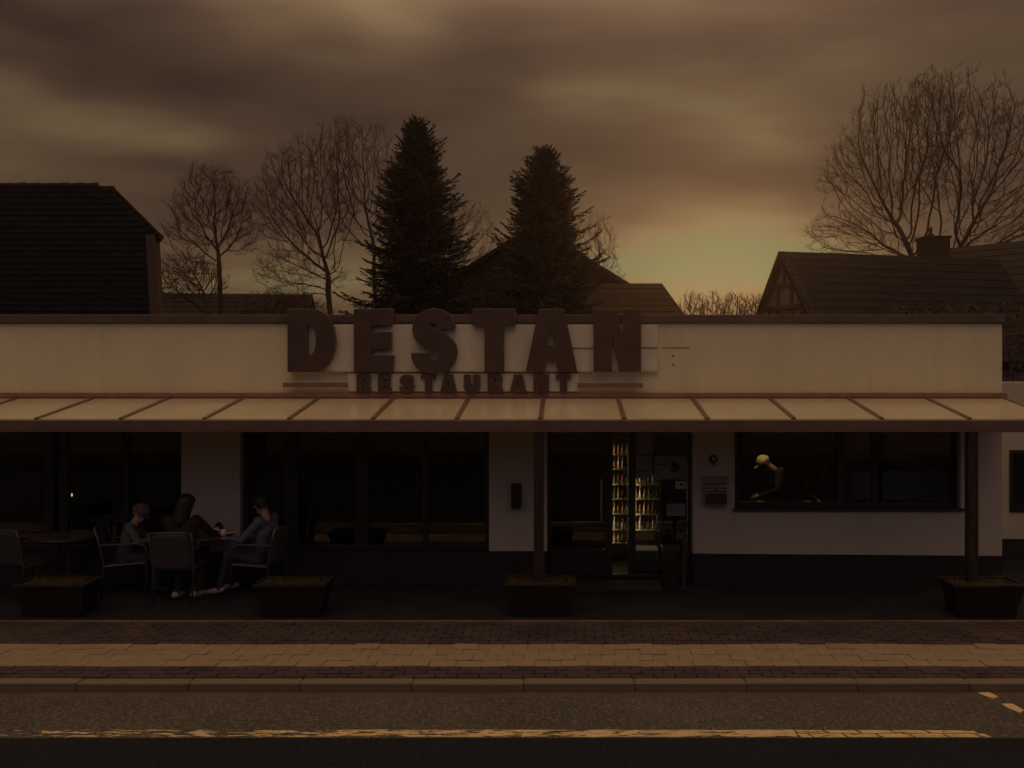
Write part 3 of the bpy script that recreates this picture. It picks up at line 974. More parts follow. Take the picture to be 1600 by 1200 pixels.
def house(name, ridge_a, ridge_b, half, eave, label, roof='roof_brown', wall='house_wall', hip_a=0.0, hip_b=0.0, over=.25, thick=.14):
    """ridge from a to b (world points), half width and eave height; hips pull the eave corners out past the ridge ends"""
    a, b = Vector(ridge_a), Vector(ridge_b)
    r = Vector((b.x - a.x, b.y - a.y, 0)).normalized()
    g = Vector((r.y, -r.x, 0))
    base = (a + b) / 2
    h = empty(name, (base.x, base.y, 0), label, 'house')
    for s in (1, -1):
        ea = a + g * half * s - r * hip_a; ea.z = eave
        eb = b + g * half * s + r * hip_b; eb.z = eave
        dn = Vector((0, 0, -thick))
        q = [a - r * (0 if hip_a else over), b + r * (0 if hip_b else over), eb + r * (0 if hip_b else over), ea - r * (0 if hip_a else over)]
        q = [p - g * s * .004 if i < 2 else p for i, p in enumerate(q)]
        v = [p + dn for p in q] + q
        f = [(3, 2, 1, 0), (4, 5, 6, 7), (0, 1, 5, 4), (1, 2, 6, 5), (2, 3, 7, 6), (3, 0, 4, 7)]
        sl = MB().add(v, f).build('roof_slope', roof, h)
        if s == 1:      # tile courses on the side that faces the street
            n = max(4, int((q[0] - q[3]).length / .32))
            for i in range(n):
                t0, t1 = i / n, (i + .97) / n
                la, lb = q[3].lerp(q[0], t0), q[2].lerp(q[1], t0)
                ua, ub = q[3].lerp(q[0], t1), q[2].lerp(q[1], t1)
                up = (q[0] - q[3]).cross(q[1] - q[0]).normalized()
                if up.z < 0: up = -up
                MB().add([la + up * .002, lb + up * .002, ub + up * .002, ua + up * .002, la + up * .022, lb + up * .022, ub + up * .012, ua + up * .012], f).build('tile_course', roof, sl)
    for e, hipl, sg in ((a, hip_a, -1), (b, hip_b, 1)):
        e1 = e + g * half + r * hipl * sg; e1.z = eave
        e2 = e - g * half + r * hipl * sg; e2.z = eave
        if hipl:
            up = Vector((0, 0, -.1))
            MB().add([e, e1, e2, e + up, e1 + up, e2 + up], [(0, 1, 2), (5, 4, 3), (0, 3, 4, 1), (1, 4, 5, 2), (2, 5, 3, 0)]).build('hip_end', roof, h)
        else:
            i1, i2 = e + g * (half - .15), e - g * (half - .15)
            i1.z = i2.z = eave - .05
            tp = Vector((e.x, e.y, e.z - .18))
            o_ = -r * sg * .2
            lo1, lo2 = Vector((i1.x, i1.y, -.1)), Vector((i2.x, i2.y, -.1))
            MB().add([lo1, lo2, i2, tp, i1] + [p + o_ for p in (lo1, lo2, i2, tp, i1)], [(0, 1, 2, 3, 4), (9, 8, 7, 6, 5)] + [(i, 5 + i, 5 + (i + 1) % 5, (i + 1) % 5) for i in range(5)]).build('gable', wall, h)
    for s in (1, -1):
        c = [a + g * s * (half - .4), b + g * s * (half - .4)]
        o_ = g * s * -.2
        p0, p1 = c[0], c[1]
        v = [Vector((p0.x, p0.y, -.1)), Vector((p1.x, p1.y, -.1)), Vector(((p1 + o_).x, (p1 + o_).y, -.1)), Vector(((p0 + o_).x, (p0 + o_).y, -.1))]
        MB().hexa([tuple(q) for q in v] + [(q.x, q.y, eave - .02) for q in v]).build('wall', wall, h)
    return h, r, g


# long low roof at the left, behind the bare trees
house('low_house', P(255, 458, 31), P(478, 460, 31.5), 3.4, 3.2, 'long low house roof between the tiled house and the bare trees', 'roof_grey')
# the house behind the smaller spruce: gable roof plus a lower hipped wing
ap = P(838, 368, 28.5)
hm, r_, g_ = house('gabled_house', (ap.x, ap.y - 2, ap.z), (ap.x, ap.y + 5, ap.z), 3.9, ap.z - 2.42, 'dark gabled house behind the smaller spruce', 'roof_brown', 'house_dark')
house('hipped_house', P(900, 443, 26), P(1034, 443, 26), 3.0, 3.3, 'brown hipped roof right of the smaller spruce', 'roof_brown', 'house_dark', hip_b=1.0)
# half-timbered house
RG = P(1227, 393, 24)
phi = R(13.7)
rd = Vector((math.cos(phi), math.sin(phi), 0))
RB = RG + rd * 7.0
hh, r_, g_ = house('half_timbered_house', RG, RB, 2.7, 2.98, 'half-timbered house with pale gable and dark roof under the right trees', 'roof_grey', 'house_wall', over=.22)
gx = Vector((math.sin(phi), -math.cos(phi), 0))
org = RG - rd * .003


def beam(s0, z0, s1, z1, w_=.07):
    a = Vector((org.x + gx.x * s0, org.y + gx.y * s0, z0)) - rd * .03
    b = Vector((org.x + gx.x * s1, org.y + gx.y * s1, z1)) - rd * .03
    t = (b - a).normalized()
    n = t.cross(rd).normalized() * w_
    dd = rd * .034
    MB().hexa([a - n, b - n, b - n + dd, a - n + dd, a + n, b + n, b + n + dd, a + n + dd]).build('timber', 'timber', hh)


zt = RG.z
beam(-.62, zt - 1.0, .62, zt - 1.0)
beam(-1.15, zt - 1.62, 1.15, zt - 1.62)
beam(0, zt - .95, 0, zt - .3)
for s in (-.38, .38): beam(s, zt - 1.55, s, zt - 1.05)
for s in (-.95, -.35, .35, .95): beam(s, zt - 2.6, s * .96, zt - 1.68)
beam(-.9, zt - 2.5, -.42, zt - 1.7); beam(.9, zt - 2.5, .42, zt - 1.7)
for sgn in (1, -1):
    beam(sgn * .05, zt - .12, sgn * 2.5, zt - .12 - 2.45 * 1.185, .06)
wv = [Vector((org.x + gx.x * s, org.y + gx.y * s, zz)) - rd * .012 for s, zz in ((-.28, zt - 2.45), (.28, zt - 2.45), (.28, zt - 1.78), (-.28, zt - 1.78))]
MB().hexa([p - rd * .02 for p in wv] + [p + rd * .01 for p in wv]).build('window', 'frame_dark', hh)
# dark house at the right edge with its chimney
hd, r_, g_ = house('dark_house', P(1452, 392, 27.5), P(1680, 367, 26.5), 4.2, 2.9, 'dark roofed house at the right edge below the big trees', 'house_dark', 'house_dark', over=.3)
c0, c1 = P(1440, 374, 26.9), P(1478, 374, 26.9)
MB().box(c0.x, c1.x, 26.6, 27.3, 4.5, c0.z).box(c0.x - .05, c1.x + .05, 26.55, 27.35, c0.z, c0.z + .07).build('chimney', 'brick', hd)
cc = P(1455, 372, 26.9)
MB().lathe((cc.x, 26.95, c0.z + .07), [(.10, 0), (.10, .10), (.06, .14), (.06, .22), (.09, .24), (.01, .36)], 8).build('chimney_pot', 'brick', hd)

# ------------------------------------------------------------------ trees


from mathutils import kdtree


def grown_tree(name, ubase, D, fork, env, seed, label, n_attr=1300, step=.125, tw=.0075, group='bare trees behind the restaurant', lean_pts=(), cat='tree'):
    """bare tree grown towards points scattered through its crown (space colonisation), then thickened from the tips down"""
    rg = random.Random(seed)
    xb = X(ubase, D)
    att = []
    vols = [e[2] * e[3] for e in env]
    for e, vol in zip(env, vols):
        c = P(e[0], e[1], D)
        rx, rz = e[2] * D / F, e[3] * D / F
        ry = rx * .85
        k = int(n_attr * vol / sum(vols))
        while k > 0:
            q = Vector((rg.uniform(-1, 1), rg.uniform(-1, 1), rg.uniform(-1, 1)))
            if q.length > 1 or (q.length < .45 and rg.random() < .5): continue
            if mnoise.noise(Vector((q.x * 2.3 + seed, q.y * 2.3, q.z * 2.3))) < -.16: continue
            att.append(Vector((c.x + q.x * rx * (1 + rg.gauss(0, .05)), c.y + q.y * ry, c.z + q.z * rz * (1 + rg.gauss(0, .05)))))
            k -= 1
    f = P(fork[0], fork[1], D)
    path = [Vector((xb, D, 0))] + [P(u, v, D) for u, v in lean_pts] + [f]
    pos, par = [path[0]], [-1]
    for a, b in zip(path[:-1], path[1:]):
        n = max(2, int((b - a).length / (step * 1.6)))
        for i in range(1, n + 1):
            pos.append(a.lerp(b, i / n) + Vector((rg.gauss(0, .012), rg.gauss(0, .012), 0)))
            par.append(len(pos) - 2)
    first = max(0, len(pos) - 5)
    alive = att
    reach = 9.0
    nk = {}
    for it in range(150):
        kd = kdtree.KDTree(len(pos) - first)
        for i in range(first, len(pos)): kd.insert(pos[i], i)
        kd.balance()
        pull, keep = {}, []
        for a in alive:
            co, i, dist = kd.find(a)
            if dist < step * 1.7: continue
            keep.append(a)
            if dist < reach: pull.setdefault(i, Vector()).__iadd__((a - co) / dist)
        if not pull: break
        alive = keep
        reach = max(1.1, reach * .86)
        grew = 0
        for i, d in pull.items():
            if d.length < .25 or nk.get(i, 0) >= 3: continue
            nk[i] = nk.get(i, 0) + 1
            prev = (pos[i] - pos[par[i]]).normalized() if par[i] >= 0 else Vector((0, 0, 1))
            d = (d.normalized() * 1.0 + prev * .55 + Vector((rg.gauss(0, .16), rg.gauss(0, .16), rg.gauss(0, .12) + .10))).normalized()
            pos.append(pos[i] + d * step * rg.uniform(.85, 1.15))
            par.append(i)
            grew += 1
        if not grew or len(pos) > 14000: break
    n = len(pos)
    kids = [[] for _ in range(n)]
    for i in range(1, n): kids[par[i]].append(i)
    EX = 2.3
    acc = [0.0] * n
    for i in range(n - 1, -1, -1):
        if not kids[i]: acc[i] = tw ** EX
        if par[i] >= 0: acc[par[i]] += acc[i]
    rad = [a ** (1 / EX) for a in acc]
    tk, cr = MB(), MB()
    root = empty(name, (xb, D, 0), label, cat, group)
    stack = [(0, None)]
    ntrunk = first + 4
    while stack:
        i, pre = stack.pop()
        line = [i] if pre is None else [pre, i]
        while kids[line[-1]]:
            ks = sorted(kids[line[-1]], key=lambda q: -acc[q])
            for q in ks[1:]: stack.append((q, line[-1]))
            line.append(ks[0])
        pts = [pos[q] for q in line]
        rr_ = [rad[q] for q in line]
        if pre is not None: rr_[0] = rr_[1]
        # soften the kinks
        sm = [pts[0]] + [(pts[j - 1] + pts[j] * 2 + pts[j + 1]) / 4 for j in range(1, len(pts) - 1)] + [pts[-1]]
        if pre is None:
            cut = min(len(sm) - 1, ntrunk)
            tk.tube(sm[:cut + 1], rr_[:cut + 1], 10)
            if cut < len(sm) - 1: cr.tube(sm[cut:], rr_[cut:], 6, cap=False)
        else:
            cr.tube(sm, rr_, 6 if rr_[1] > .03 else (4 if rr_[1] > .014 else 3), cap=False)
    for i in range(first, n):           # fine twigs
        if rad[i] < tw * 2.4 and rg.random() < .75:
            prev = (pos[i] - pos[par[i]]).normalized()
            for _ in range(3 if not kids[i] else rg.choice((1, 2))):
                d = (prev + Vector((rg.gauss(0, .55), rg.gauss(0, .55), rg.gauss(.22, .4)))).normalized()
                L = rg.uniform(.12, .34)
                m_ = pos[i] + d * L * .5 + Vector((rg.gauss(0, .02), rg.gauss(0, .02), .01))
                e_ = m_ + (d + Vector((0, 0, .35))).normalized() * L * .5
                cr.tube([pos[i], m_, e_], [tw * .75, tw * .6, tw * .35], 3, cap=False)
                for s_ in range(rg.choice((1, 2, 2))):
                    b_ = pos[i].lerp(e_, rg.uniform(.3, .9))
                    d2 = (d + Vector((rg.gauss(0, .7), rg.gauss(0, .7), rg.gauss(.25, .45)))).normalized()
                    cr.tube([b_, b_ + d2 * rg.uniform(.08, .2)], [tw * .5, tw * .3], 3, cap=False)
    tk.build('trunk', 'bark', root, smooth=True)
    cr.build('crown', 'twig', root, smooth=True)
    return root


grown_tree('bare_tree', 350, 24, (342, 402), [(333, 326, 64, 64), (300, 370, 42, 30), (374, 372, 32, 30), (290, 420, 34, 24)], 11, 'small round-crowned bare tree beside the tiled house', 2300, .085, .0055)
grown_tree('bare_tree', 522, 25, (513, 430), [(478, 312, 80, 98), (436, 335, 44, 62), (470, 425, 72, 44), (520, 250, 40, 60)], 5, 'broad bare tree spreading left of the taller spruce, thickest trunk', 3600, .095, .0055)
grown_tree('bare_tree', 598, 26, (583, 405), [(548, 285, 40, 100), (588, 265, 32, 72), (600, 380, 26, 60)], 9, 'tall narrow bare tree half hidden by the taller spruce', 2400, .095, .0055)
grown_tree('bare_tree', 690, 28, (692, 440), [(716, 372, 62, 60), (690, 350, 50, 40), (740, 420, 40, 40)], 14, 'bare tree showing its thin branches right of the taller spruce', 2000, .11, .0055)
grown_tree('bare_tree', 930, 27, (930, 460), [(934, 400, 34, 64), (955, 440, 20, 30)], 21, 'slim bare tree against the right side of the smaller spruce', 1100, .09, .0055)
grown_tree('bare_tree', 1436, 30, (1430, 415), [(1400, 240, 84, 118), (1345, 290, 66, 96), (1320, 372, 66, 40), (1400, 385, 60, 28), (1462, 200, 44, 84)], 31, 'large bare tree fanning out left above the half-timbered house', 5200, .105, .006)
grown_tree('bare_tree', 1488, 31, (1494, 402), [(1510, 230, 92, 124), (1590, 270, 74, 120), (1620, 350, 80, 60), (1530, 380, 60, 30), (1450, 165, 40, 56)], 44, 'largest bare tree at the right edge above the dark roof', 5600, .11, .006)
grown_tree('bare_shrub', 335, 23, (325, 480), [(290, 425, 44, 26), (285, 455, 40, 24), (330, 440, 22, 30)], 50, 'loose bare shrub touching the right end of the tiled house', 800, .09, .008, 'bare shrubs behind the restaurant', cat='shrub')
for i, (uc, hw, vt, lb) in enumerate(((1082, 24, 464, 'low bare shrub next to the brown hipped roof'), (1116, 22, 470, 'low bare shrub second from the brown hipped roof'),
                                      (1148, 25, 461, 'low bare shrub third from the brown hipped roof'), (1180, 24, 463, 'low bare shrub against the half-timbered gable'))):
    grown_tree('bare_shrub', uc, 27 + .4 * i, (uc, 530), [(uc, (vt + 520) / 2, hw, (520 - vt) / 2), (uc, 484, hw, 22)], 60 + i, lb, 800, .085, .0085, 'bare shrubs behind the restaurant', cat='shrub')
grown_tree('bare_shrub', 440, 27, (440, 520), [(440, 490, 78, 36), (405, 480, 40, 24)], 72, 'low bare shrub in front of the long low roof', 900, .10, .008, 'bare shrubs behind the restaurant', cat='shrub')


def spruce(name, ub, vtop, half, D, seed, label, tips=1):
    rg = random.Random(seed)
    xb, H = X(ub, D), Z(vtop, D)
    Rm = half * D / F * 1.06
    root = empty(name, (xb, D, 0), label, 'tree', 'spruces behind the restaurant')
    tk = MB().tube([(xb, D, 0), (xb + .03, D, H * .5), (xb, D, H * .97)], [.20, .11, .02], 8)
    tk.build('trunk', 'bark', root, smooth=True)
    k = MB()

    def blade(p, d, L, w_):
        s = d.cross(Vector((rg.gauss(0, 1), rg.gauss(0, 1), rg.gauss(0, 1)))).normalized() * w_
        m_ = p + d * (L * .45)
        k.add([p - s * .3, m_ - s, p + d * L, m_ + s], [(0, 1, 2, 3)])

    zb, az = 1.6, 0.0
    nb = 640
    for i in range(nb):
        t = (i + rg.random()) / nb
        t = t ** .9
        h = zb + (H - zb) * t * .985
        rel = (H - h) / (H - zb)
        q_ = (H - h) / (H - 4.2)
        L = Rm * (min(q_, 1.0) ** .66 + max(0, q_ - 1) * .35) * (1 + .10 * math.sin(h * 4.3 + seed) + rg.gauss(0, .19)) + .03
        if rg.random() < .10: L *= 1.22
        az += 2.39996 + rg.uniform(-.3, .3)
        pit = R(30 * t ** 1.5 * 1.4 - 14 * (1 - t) + rg.uniform(-9, 9))
        d = Vector((math.cos(az) * math.cos(pit), math.sin(az) * math.cos(pit), math.sin(pit)))
        p = Vector((xb, D, h))
        n = max(3, int(L / .07))
        for j in range(n):
            f = (j + 1) / n
            d = (d + Vector((0, 0, (-.012 if f < .6 else .055))) + Vector((rg.gauss(0, .02), rg.gauss(0, .02), 0))).normalized()
            p2 = p + d * (L / n)
            blade(p, d, L / n * 1.6, .022)
            side = d.cross(Vector((0, 0, 1))).normalized()
            tl = (.05 * min(1, L * 2) + .05 + .40 * min(1, L) * (1 - f) ** .7) * rg.uniform(.6, 1.25)
            for s in (1, -1):
                dd = (d * .75 + side * s * rg.uniform(.5, 1.0) + Vector((0, 0, rg.uniform(-.35, .25)))).normalized()
                blade(p2, dd, tl, rg.uniform(.012, .022))
                q = p2 + dd * tl * .5
                blade(q, (dd + d * .8 + Vector((0, 0, rg.uniform(-.3, .4)))).normalized(), tl * .6, .014)
                if f < .75:
                    blade(q, (dd + Vector((0, 0, -1.2))).normalized(), tl * .5, .016)
            p = p2
        blade(p, d, .12, .02)
    for j in range(tips):       # leading shoots
        q = Vector((xb + rg.uniform(-.35, .35) * (j > 0), D + rg.uniform(-.2, .2), H - .45 - .1 * j))
        for m_ in range(16):
            dd = Vector((rg.gauss(0, .35), rg.gauss(0, .35), 1)).normalized()
            blade(q + Vector((0, 0, .03 * m_)), dd, .22 - .010 * m_, .012)
        blade(q, Vector((rg.gauss(0, .05), 0, 1)), .6, .03)
    cr = k.build('crown', 'needle', root)
    return root


spruce('spruce', 652, 186, 86, 22, 2, 'taller dark spruce with a forked tip behind the letters E and S', tips=3)
spruce('spruce', 851, 232, 88, 22.5, 8, 'smaller dark spruce behind the letters T and A', tips=1)


def hedge(name, x0, x1, y0, y1, h, seed, label, m='hedge'):
    rg = random.Random(seed)
    k = MB()
    for i in range(5200):
        p = Vector((rg.uniform(x0, x1), rg.uniform(y0, y1), rg.uniform(.1, h + rg.gauss(0, .12))))
        d = Vector((rg.gauss(0, 1), rg.gauss(0, 1), rg.gauss(.2, 1))).normalized()
        s = d.orthogonal().normalized() * rg.uniform(.02, .045)
        L = rg.uniform(.08, .18)
        k.add([p - s * .3, p + d * L * .5 - s, p + d * L, p + d * L * .5 + s], [(0, 1, 2, 3)])
    root = empty(name, ((x0 + x1) / 2, (y0 + y1) / 2, 0), label, 'hedge')
    k.build('foliage', m, root)
    st = MB()
    for i in range(6):
        xx = x0 + (x1 - x0) * (i + .5) / 6
        st.tube([(xx, (y0 + y1) / 2, 0), (xx + rg.uniform(-.1, .1), (y0 + y1) / 2, h * .8)], [.04, .015], 6)
    st.build('stem', 'bark', root)
    return root


hedge('dark_hedge', 6.9, 11.5, 17.2, 18.4, 4.1, 5, 'dark dense hedge rising behind the white outbuilding', 'hedge')

# ------------------------------------------------------------------ unseen houses added across the street to block low sky light
for i, (xc, w_, h_, lb) in enumerate(((-17.5, 13.5, 5.6, 'unseen house added to block low sky light, left of the viewer'), (-2.5, 14.5, 5.9, 'unseen house added to block low sky light, behind the viewer'), (13.5, 15.5, 5.5, 'unseen house added to block low sky light, right of the viewer'))):
    h = empty('sky_block_house', (xc, -6.0, 0), lb, 'house', 'unseen houses added to block sky light')
    MB().box(xc - w_ / 2, xc + w_ / 2, -12, -5.0, -.1, h_ - 2.6).build('wall', 'house_wall', h)
    MB().add([(xc - w_ / 2, -4.7, h_ - 2.65), (xc + w_ / 2, -4.7, h_ - 2.65), (xc + w_ / 2, -12.3, h_ - 2.65), (xc - w_ / 2, -12.3, h_ - 2.65), (xc - w_ / 2, -8.5, h_), (xc + w_ / 2, -8.5, h_)],
             [(0, 1, 5, 4), (2, 3, 4, 5), (1, 2, 5), (3, 0, 4), (3, 2, 1, 0)]).build('roof', 'roof_brown', h)
    for r_ in range(1):
        for c_ in range(4):
            xx = xc - w_ / 2 + w_ * (c_ + .5) / 4
            w2 = MB().box(xx - .55, xx + .55, -4.995, -4.95, .9 + 2.7 * r_, 2.3 + 2.7 * r_).build('window', 'frame_dark', h)
            MB().box(xx - .48, xx + .48, -4.949, -4.94, .97 + 2.7 * r_, 2.23 + 2.7 * r_).build('pane', 'glass', w2)
tag(MB().box(-60, 60, -5.0, -2.2, -.25, 0.02).build('far_pavement', 'court'), kind='structure')

# ------------------------------------------------------------------ evening haze
hz = MB().box(-290, 290, -290, 290, -1.3, 15.5).build('haze', 'earth')
hz.data.materials.clear()
hm_ = bpy.data.materials.new('haze')
hm_.use_nodes = True
hm_.node_tree.nodes.clear()
ho = hm_.node_tree.nodes.new('ShaderNodeOutputMaterial')
hv = hm_.node_tree.nodes.new('ShaderNodeVolumePrincipled')
hv.inputs['Color'].default_value = (1.0, 0.86, 0.74, 1)
hv.inputs['Density'].default_value = 0.0013
hv.inputs['Anisotropy'].default_value = 0.84
hm_.node_tree.links.new(hv.outputs[0], ho.inputs['Volume'])
hz.data.materials.append(hm_)
tag(hz, kind='stuff')
# ------------------------------------------------------------------ planters
pl = None
for i, (u0, u1, lb) in enumerate(((25, 135, 'dark tapered planter at the far left edge of the forecourt'), (400, 508, 'dark tapered planter in front of the seated guests'),
                                  (792, 895, 'dark tapered planter in front of the centre canopy post'), (1487, 1597, 'dark tapered planter in front of the right canopy post'))):
    D = 9.40
    xc = X((u0 + u1) / 2, D)
    if pl is None:
        pl = empty('planter', (xc, D + .15, 0.0), rz=0)
        a, b, h = .395, .32, .35
        k = MB().hexa([(-b, -.15, 0), (b, -.15, 0), (b, .15, 0), (-b, .15, 0), (-a, -.19, h), (a, -.19, h), (a, .19, h), (-a, .19, h)])
        k.build('body', 'planter', pl, local=True, bevel=.01)
        k = MB().box(-a - .02, a + .02, -.215, -.17, h, h + .035).box(-a - .02, a + .02, .17, .215, h, h + .035).box(-a - .02, -a + .02, -.169, .169, h, h + .035).box(a - .02, a + .02, -.169, .169, h, h + .035)
        k.build('rim', 'planter', pl, local=True, bevel=.006)
        MB().box(-a + .021, a - .021, -.168, .168, h - .005, h + .015).build('soil', 'soil', pl, local=True)
        rg = random.Random(4)
        k = MB()
        for q in range(90):
            p = Vector((rg.uniform(-.34, .34), rg.uniform(-.13, .13), h + .01))
            d = Vector((rg.gauss(0, .6), rg.gauss(0, .4), 1)).normalized()
            s = Vector((d.y, -d.x, .1)).normalized() * .006
            L = rg.uniform(.03, .10)
            k.add([p - s, p + s, p + d * L], [(0, 1, 2)])
        tag(k.build('withered_plants', 'withered', pl, local=True), kind='stuff')
        o = pl
    else:
        o = copy_tree(pl)
        o.location = (xc, D + .15 + (0, .0, .02, -.02)[i], 0.0)
        o.rotation_euler = (0, 0, (0, .02, -.015, .03)[i])
    tag(o, lb, 'planter', 'planters along the forecourt')

# ------------------------------------------------------------------ things on the facade
k = empty('wall_box', P(806.5, 773, FY), 'dark upright box fixed on the white pier by the entrance', 'wall box')
MB().box(X(799.5, FY), X(814.5, FY), FY - .13, FY - .001, Z(792, FY), Z(754.5, FY)).build('body', 'black_plastic', k, bevel=.008)
MB().box(X(799, FY), X(815, FY), FY - .145, FY - .131, Z(758, FY), Z(754.8, FY)).build('lid', 'black_plastic', k, bevel=.003)
MB().lathe((X(807, FY), FY - .137, Z(789, FY)), [(.008, -.01), (.008, .01)], 8).build('knob', 'steel', k)
k = empty('mailbox', P(1117, 766, FY), 'grey wall mailbox with two flaps on the pier left of the kitchen window', 'mailbox')
MB().box(X(1099, FY), X(1134, FY), FY - .11, FY - .001, Z(788, FY), Z(751, FY)).build('body', 'mailbox', k, bevel=.005)
MB().hexa([(X(1096, FY), FY - .15, Z(751, FY) - .001), (X(1136, FY), FY - .15, Z(751, FY) - .001), (X(1136, FY), FY - .001, Z(750.6, FY)), (X(1096, FY), FY - .001, Z(750.6, FY)),
           (X(1096, FY), FY - .15, Z(749, FY)), (X(1136, FY), FY - .15, Z(749, FY)), (X(1136, FY), FY - .001, Z(744.5, FY)), (X(1096, FY), FY - .001, Z(744.5, FY))]).build('roof', 'mailbox', k)
for va, vb in ((754, 755.4), (760.2, 761.6), (765, 766.6)):
    MB().box(X(1100, FY), X(1133, FY), FY - .114, FY - .1105, Z(vb, FY), Z(va, FY)).build('slot', 'mailbox_dark', k)
MB().box(X(1100, FY), X(1133, FY), FY - .114, FY - .1105, Z(786, FY), Z(769, FY)).build('newspaper_bay', 'mailbox_dark', k)
MB().box(X(1114, FY), X(1119, FY), FY - .12, FY - .1145, Z(764.4, FY), Z(762.4, FY)).build('handle', 'mailbox_dark', k)
k = empty('wall_ornament', P(1114.5, 719, FY), 'small dark round ornament with pale centre above the mailbox', 'ornament')


def disc(x, z, r, y0, y1, n=20): return MB().prism([(x + r * math.cos(2 * math.pi * i / n), z + r * math.sin(2 * math.pi * i / n)) for i in range(n)], y0, y1)


disc(X(1114.5, FY), Z(717, FY), .058, FY - .03, FY - .001).build('disc', 'mailbox_dark', k, bevel=.006)
disc(X(1114.5, FY), Z(717, FY), .022, FY - .036, FY - .0302).build('centre', 'paper', k)
disc(X(1114.5, FY), Z(724.5, FY), .040, FY - .022, FY - .0008).build('pendant', 'mailbox', k, bevel=.006)

# bin and stand beside the entrance
k = empty('waste_bin', (X(1049, 10.7), 10.68, 0.0), 'dark upright bin right of the entrance', 'bin')
x0, x1 = X(1036, 10.6), X(1061, 10.6)
MB().hexa([(x0 + .02, 10.58, 0.0), (x1 - .02, 10.58, 0.0), (x1 - .02, 10.80, 0.0), (x0 + .02, 10.80, 0.0), (x0, 10.56, .50), (x1, 10.56, .50), (x1, 10.82, .50), (x0, 10.82, .50)]).build('body', 'black_plastic', k, bevel=.01)
MB().box(x0 - .01, x1 + .01, 10.55, 10.83, .501, .535).build('lid', 'frame_dark', k, bevel=.008)
k = empty('post_stand', (X(1069, 10.6), 10.62, 0.0), 'slender dark stand between the bin and the white wall', 'stand')
MB().tube([(X(1069, 10.6), 10.62, 0.012), (X(1069, 10.6), 10.62, .80)], .022, 8).build('pole', 'mailbox_dark', k)
MB().lathe((X(1069, 10.6), 10.62, 0.0), [(.09, 0), (.09, .012), (.02, .02)], 14).build('base', 'mailbox_dark', k)
MB().lathe((X(1069, 10.6), 10.62, .80), [(.022, 0), (.05, .02), (.05, .07), (.02, .09)], 12).build('head', 'mailbox_dark', k)

# ------------------------------------------------------------------ lit coolers behind the entrance glass
CD = 12.0
BOT = {}


def bottle_mesh(kind, h, r, m_):
    key = (kind, m_)
    if key not in BOT:
        prof = [(r * .92, 0), (r, .01), (r, h * .55), (r * .42, h * .74), (r * .36, h * .97), (r * .40, h)] if kind == 'bottle' else [(r * .9, 0), (r, .008), (r, h * .95), (r * .85, h)]
        o = MB().lathe((0, 0, 0), prof, 8).build('bottle', m_, None, smooth=True)
        BOT[key] = o.data
        bpy.data.objects.remove(o)
    return BOT[key]


def cooler(name, u0, u1, v0, v1, shelves, label, side, nb, seed):
    rg = random.Random(seed)
    xa, xb = X(u0, CD), X(u1, CD)
    z0, z1 = Z(v1, CD), Z(v0, CD)
    c = empty(name, ((xa + xb) / 2, CD + .25, 0.03), label, 'cooler', 'drinks coolers')
    MB().box(xa - .04, xb + .04, CD + .42, CD + .46, .03, z1 + .12).build('back', 'cooler', c)
    for xx in ((xa - .04, xa), (xb, xb + .04)):
        MB().box(xx[0], xx[1], CD, CD + .419, .03, z1 + .12).build('side', 'cooler', c)
    MB().box(xa, xb, CD, CD + .419, z1 + .04, z1 + .12).build('top', 'cooler', c)
    MB().box(xa, xb, CD + .02, CD + .419, .03, z0 - .02).build('base', 'cooler', c)
    xl = xa + .004
    MB().box(xl, xl + .008, CD + .01, CD + .03, z0, z1 + .03).build('light_strip', 'led', c)
    zs = [Z(v, CD) for v in shelves]
    names = ['top', 'second', 'third', 'fourth', 'fifth', 'sixth', 'seventh']
    for i, zz in enumerate(zs):
        MB().box(xa + .013, xb - .013, CD + .03, CD + .418, zz - .018, zz).build('shelf', 'shelf', c)
        gap = (zs[i - 1] if i else z1 + .04) - zz - .035
        for j in range(nb):
            kd = rg.choice(('bottle', 'bottle', 'can'))
            h = min(gap, rg.uniform(.12, .19) if kd == 'bottle' else rg.uniform(.08, .12))
            m_ = 'bottle%d' % rg.randrange(6)
            o = bpy.data.objects.new('bottle' if kd == 'bottle' else 'drink_can', bottle_mesh(kd, .28, .019, m_))
            COL.objects.link(o)
            o.location = (xa + .038 + (xb - xa - .076) * (j + .0) / (nb - 1) if nb > 1 else (xa + xb) / 2, CD + .07 + rg.uniform(-.01, .03), zz + .0005)
            o.scale = (1, 1, h / .28)
            o.data.name = 'drink'
            tag(o, ('drink bottle' if kd == 'bottle' else 'short drink container') + ' on the %s shelf of the %s lit cooler' % (names[i], 'left' if side < 0 else 'right'), 'bottle' if kd == 'bottle' else 'container', 'drinks in the lit coolers')
    return c


cooler('drinks_cooler', 950, 984, 696, 850, (710, 733, 757, 780, 803, 828, 849), 'narrow lit drinks cooler left of the door frame, reaching higher', -1, 5, 1)
cooler('drinks_cooler', 990, 1032, 735, 850, (757, 780, 804, 828), 'wider lit drinks cooler right of the door frame', 1, 6, 2)
c = empty('pale_crate', (X(1010, 11.5), 11.5, .03), 'pale lettered crate on the floor below the right cooler', 'crate')
MB().box(X(992, 11.4), X(1029, 11.4), 11.40, 11.70, .03, Z(874, 11.4)).build('body', 'paper_dim', c, bevel=.01)
MB().box(X(991, 11.4), X(1030, 11.4), 11.39, 11.71, Z(873.9, 11.4), Z(860, 11.4)).build('rim', 'paper', c, bevel=.006)
cu = bpy.data.curves.new('txt', 'FONT')
cu.body = 'VOSS'
cu.size = .105
cu.align_x = 'CENTER'
cu.extrude = .002
t = bpy.data.objects.new('tmp', cu)
COL.objects.link(t)
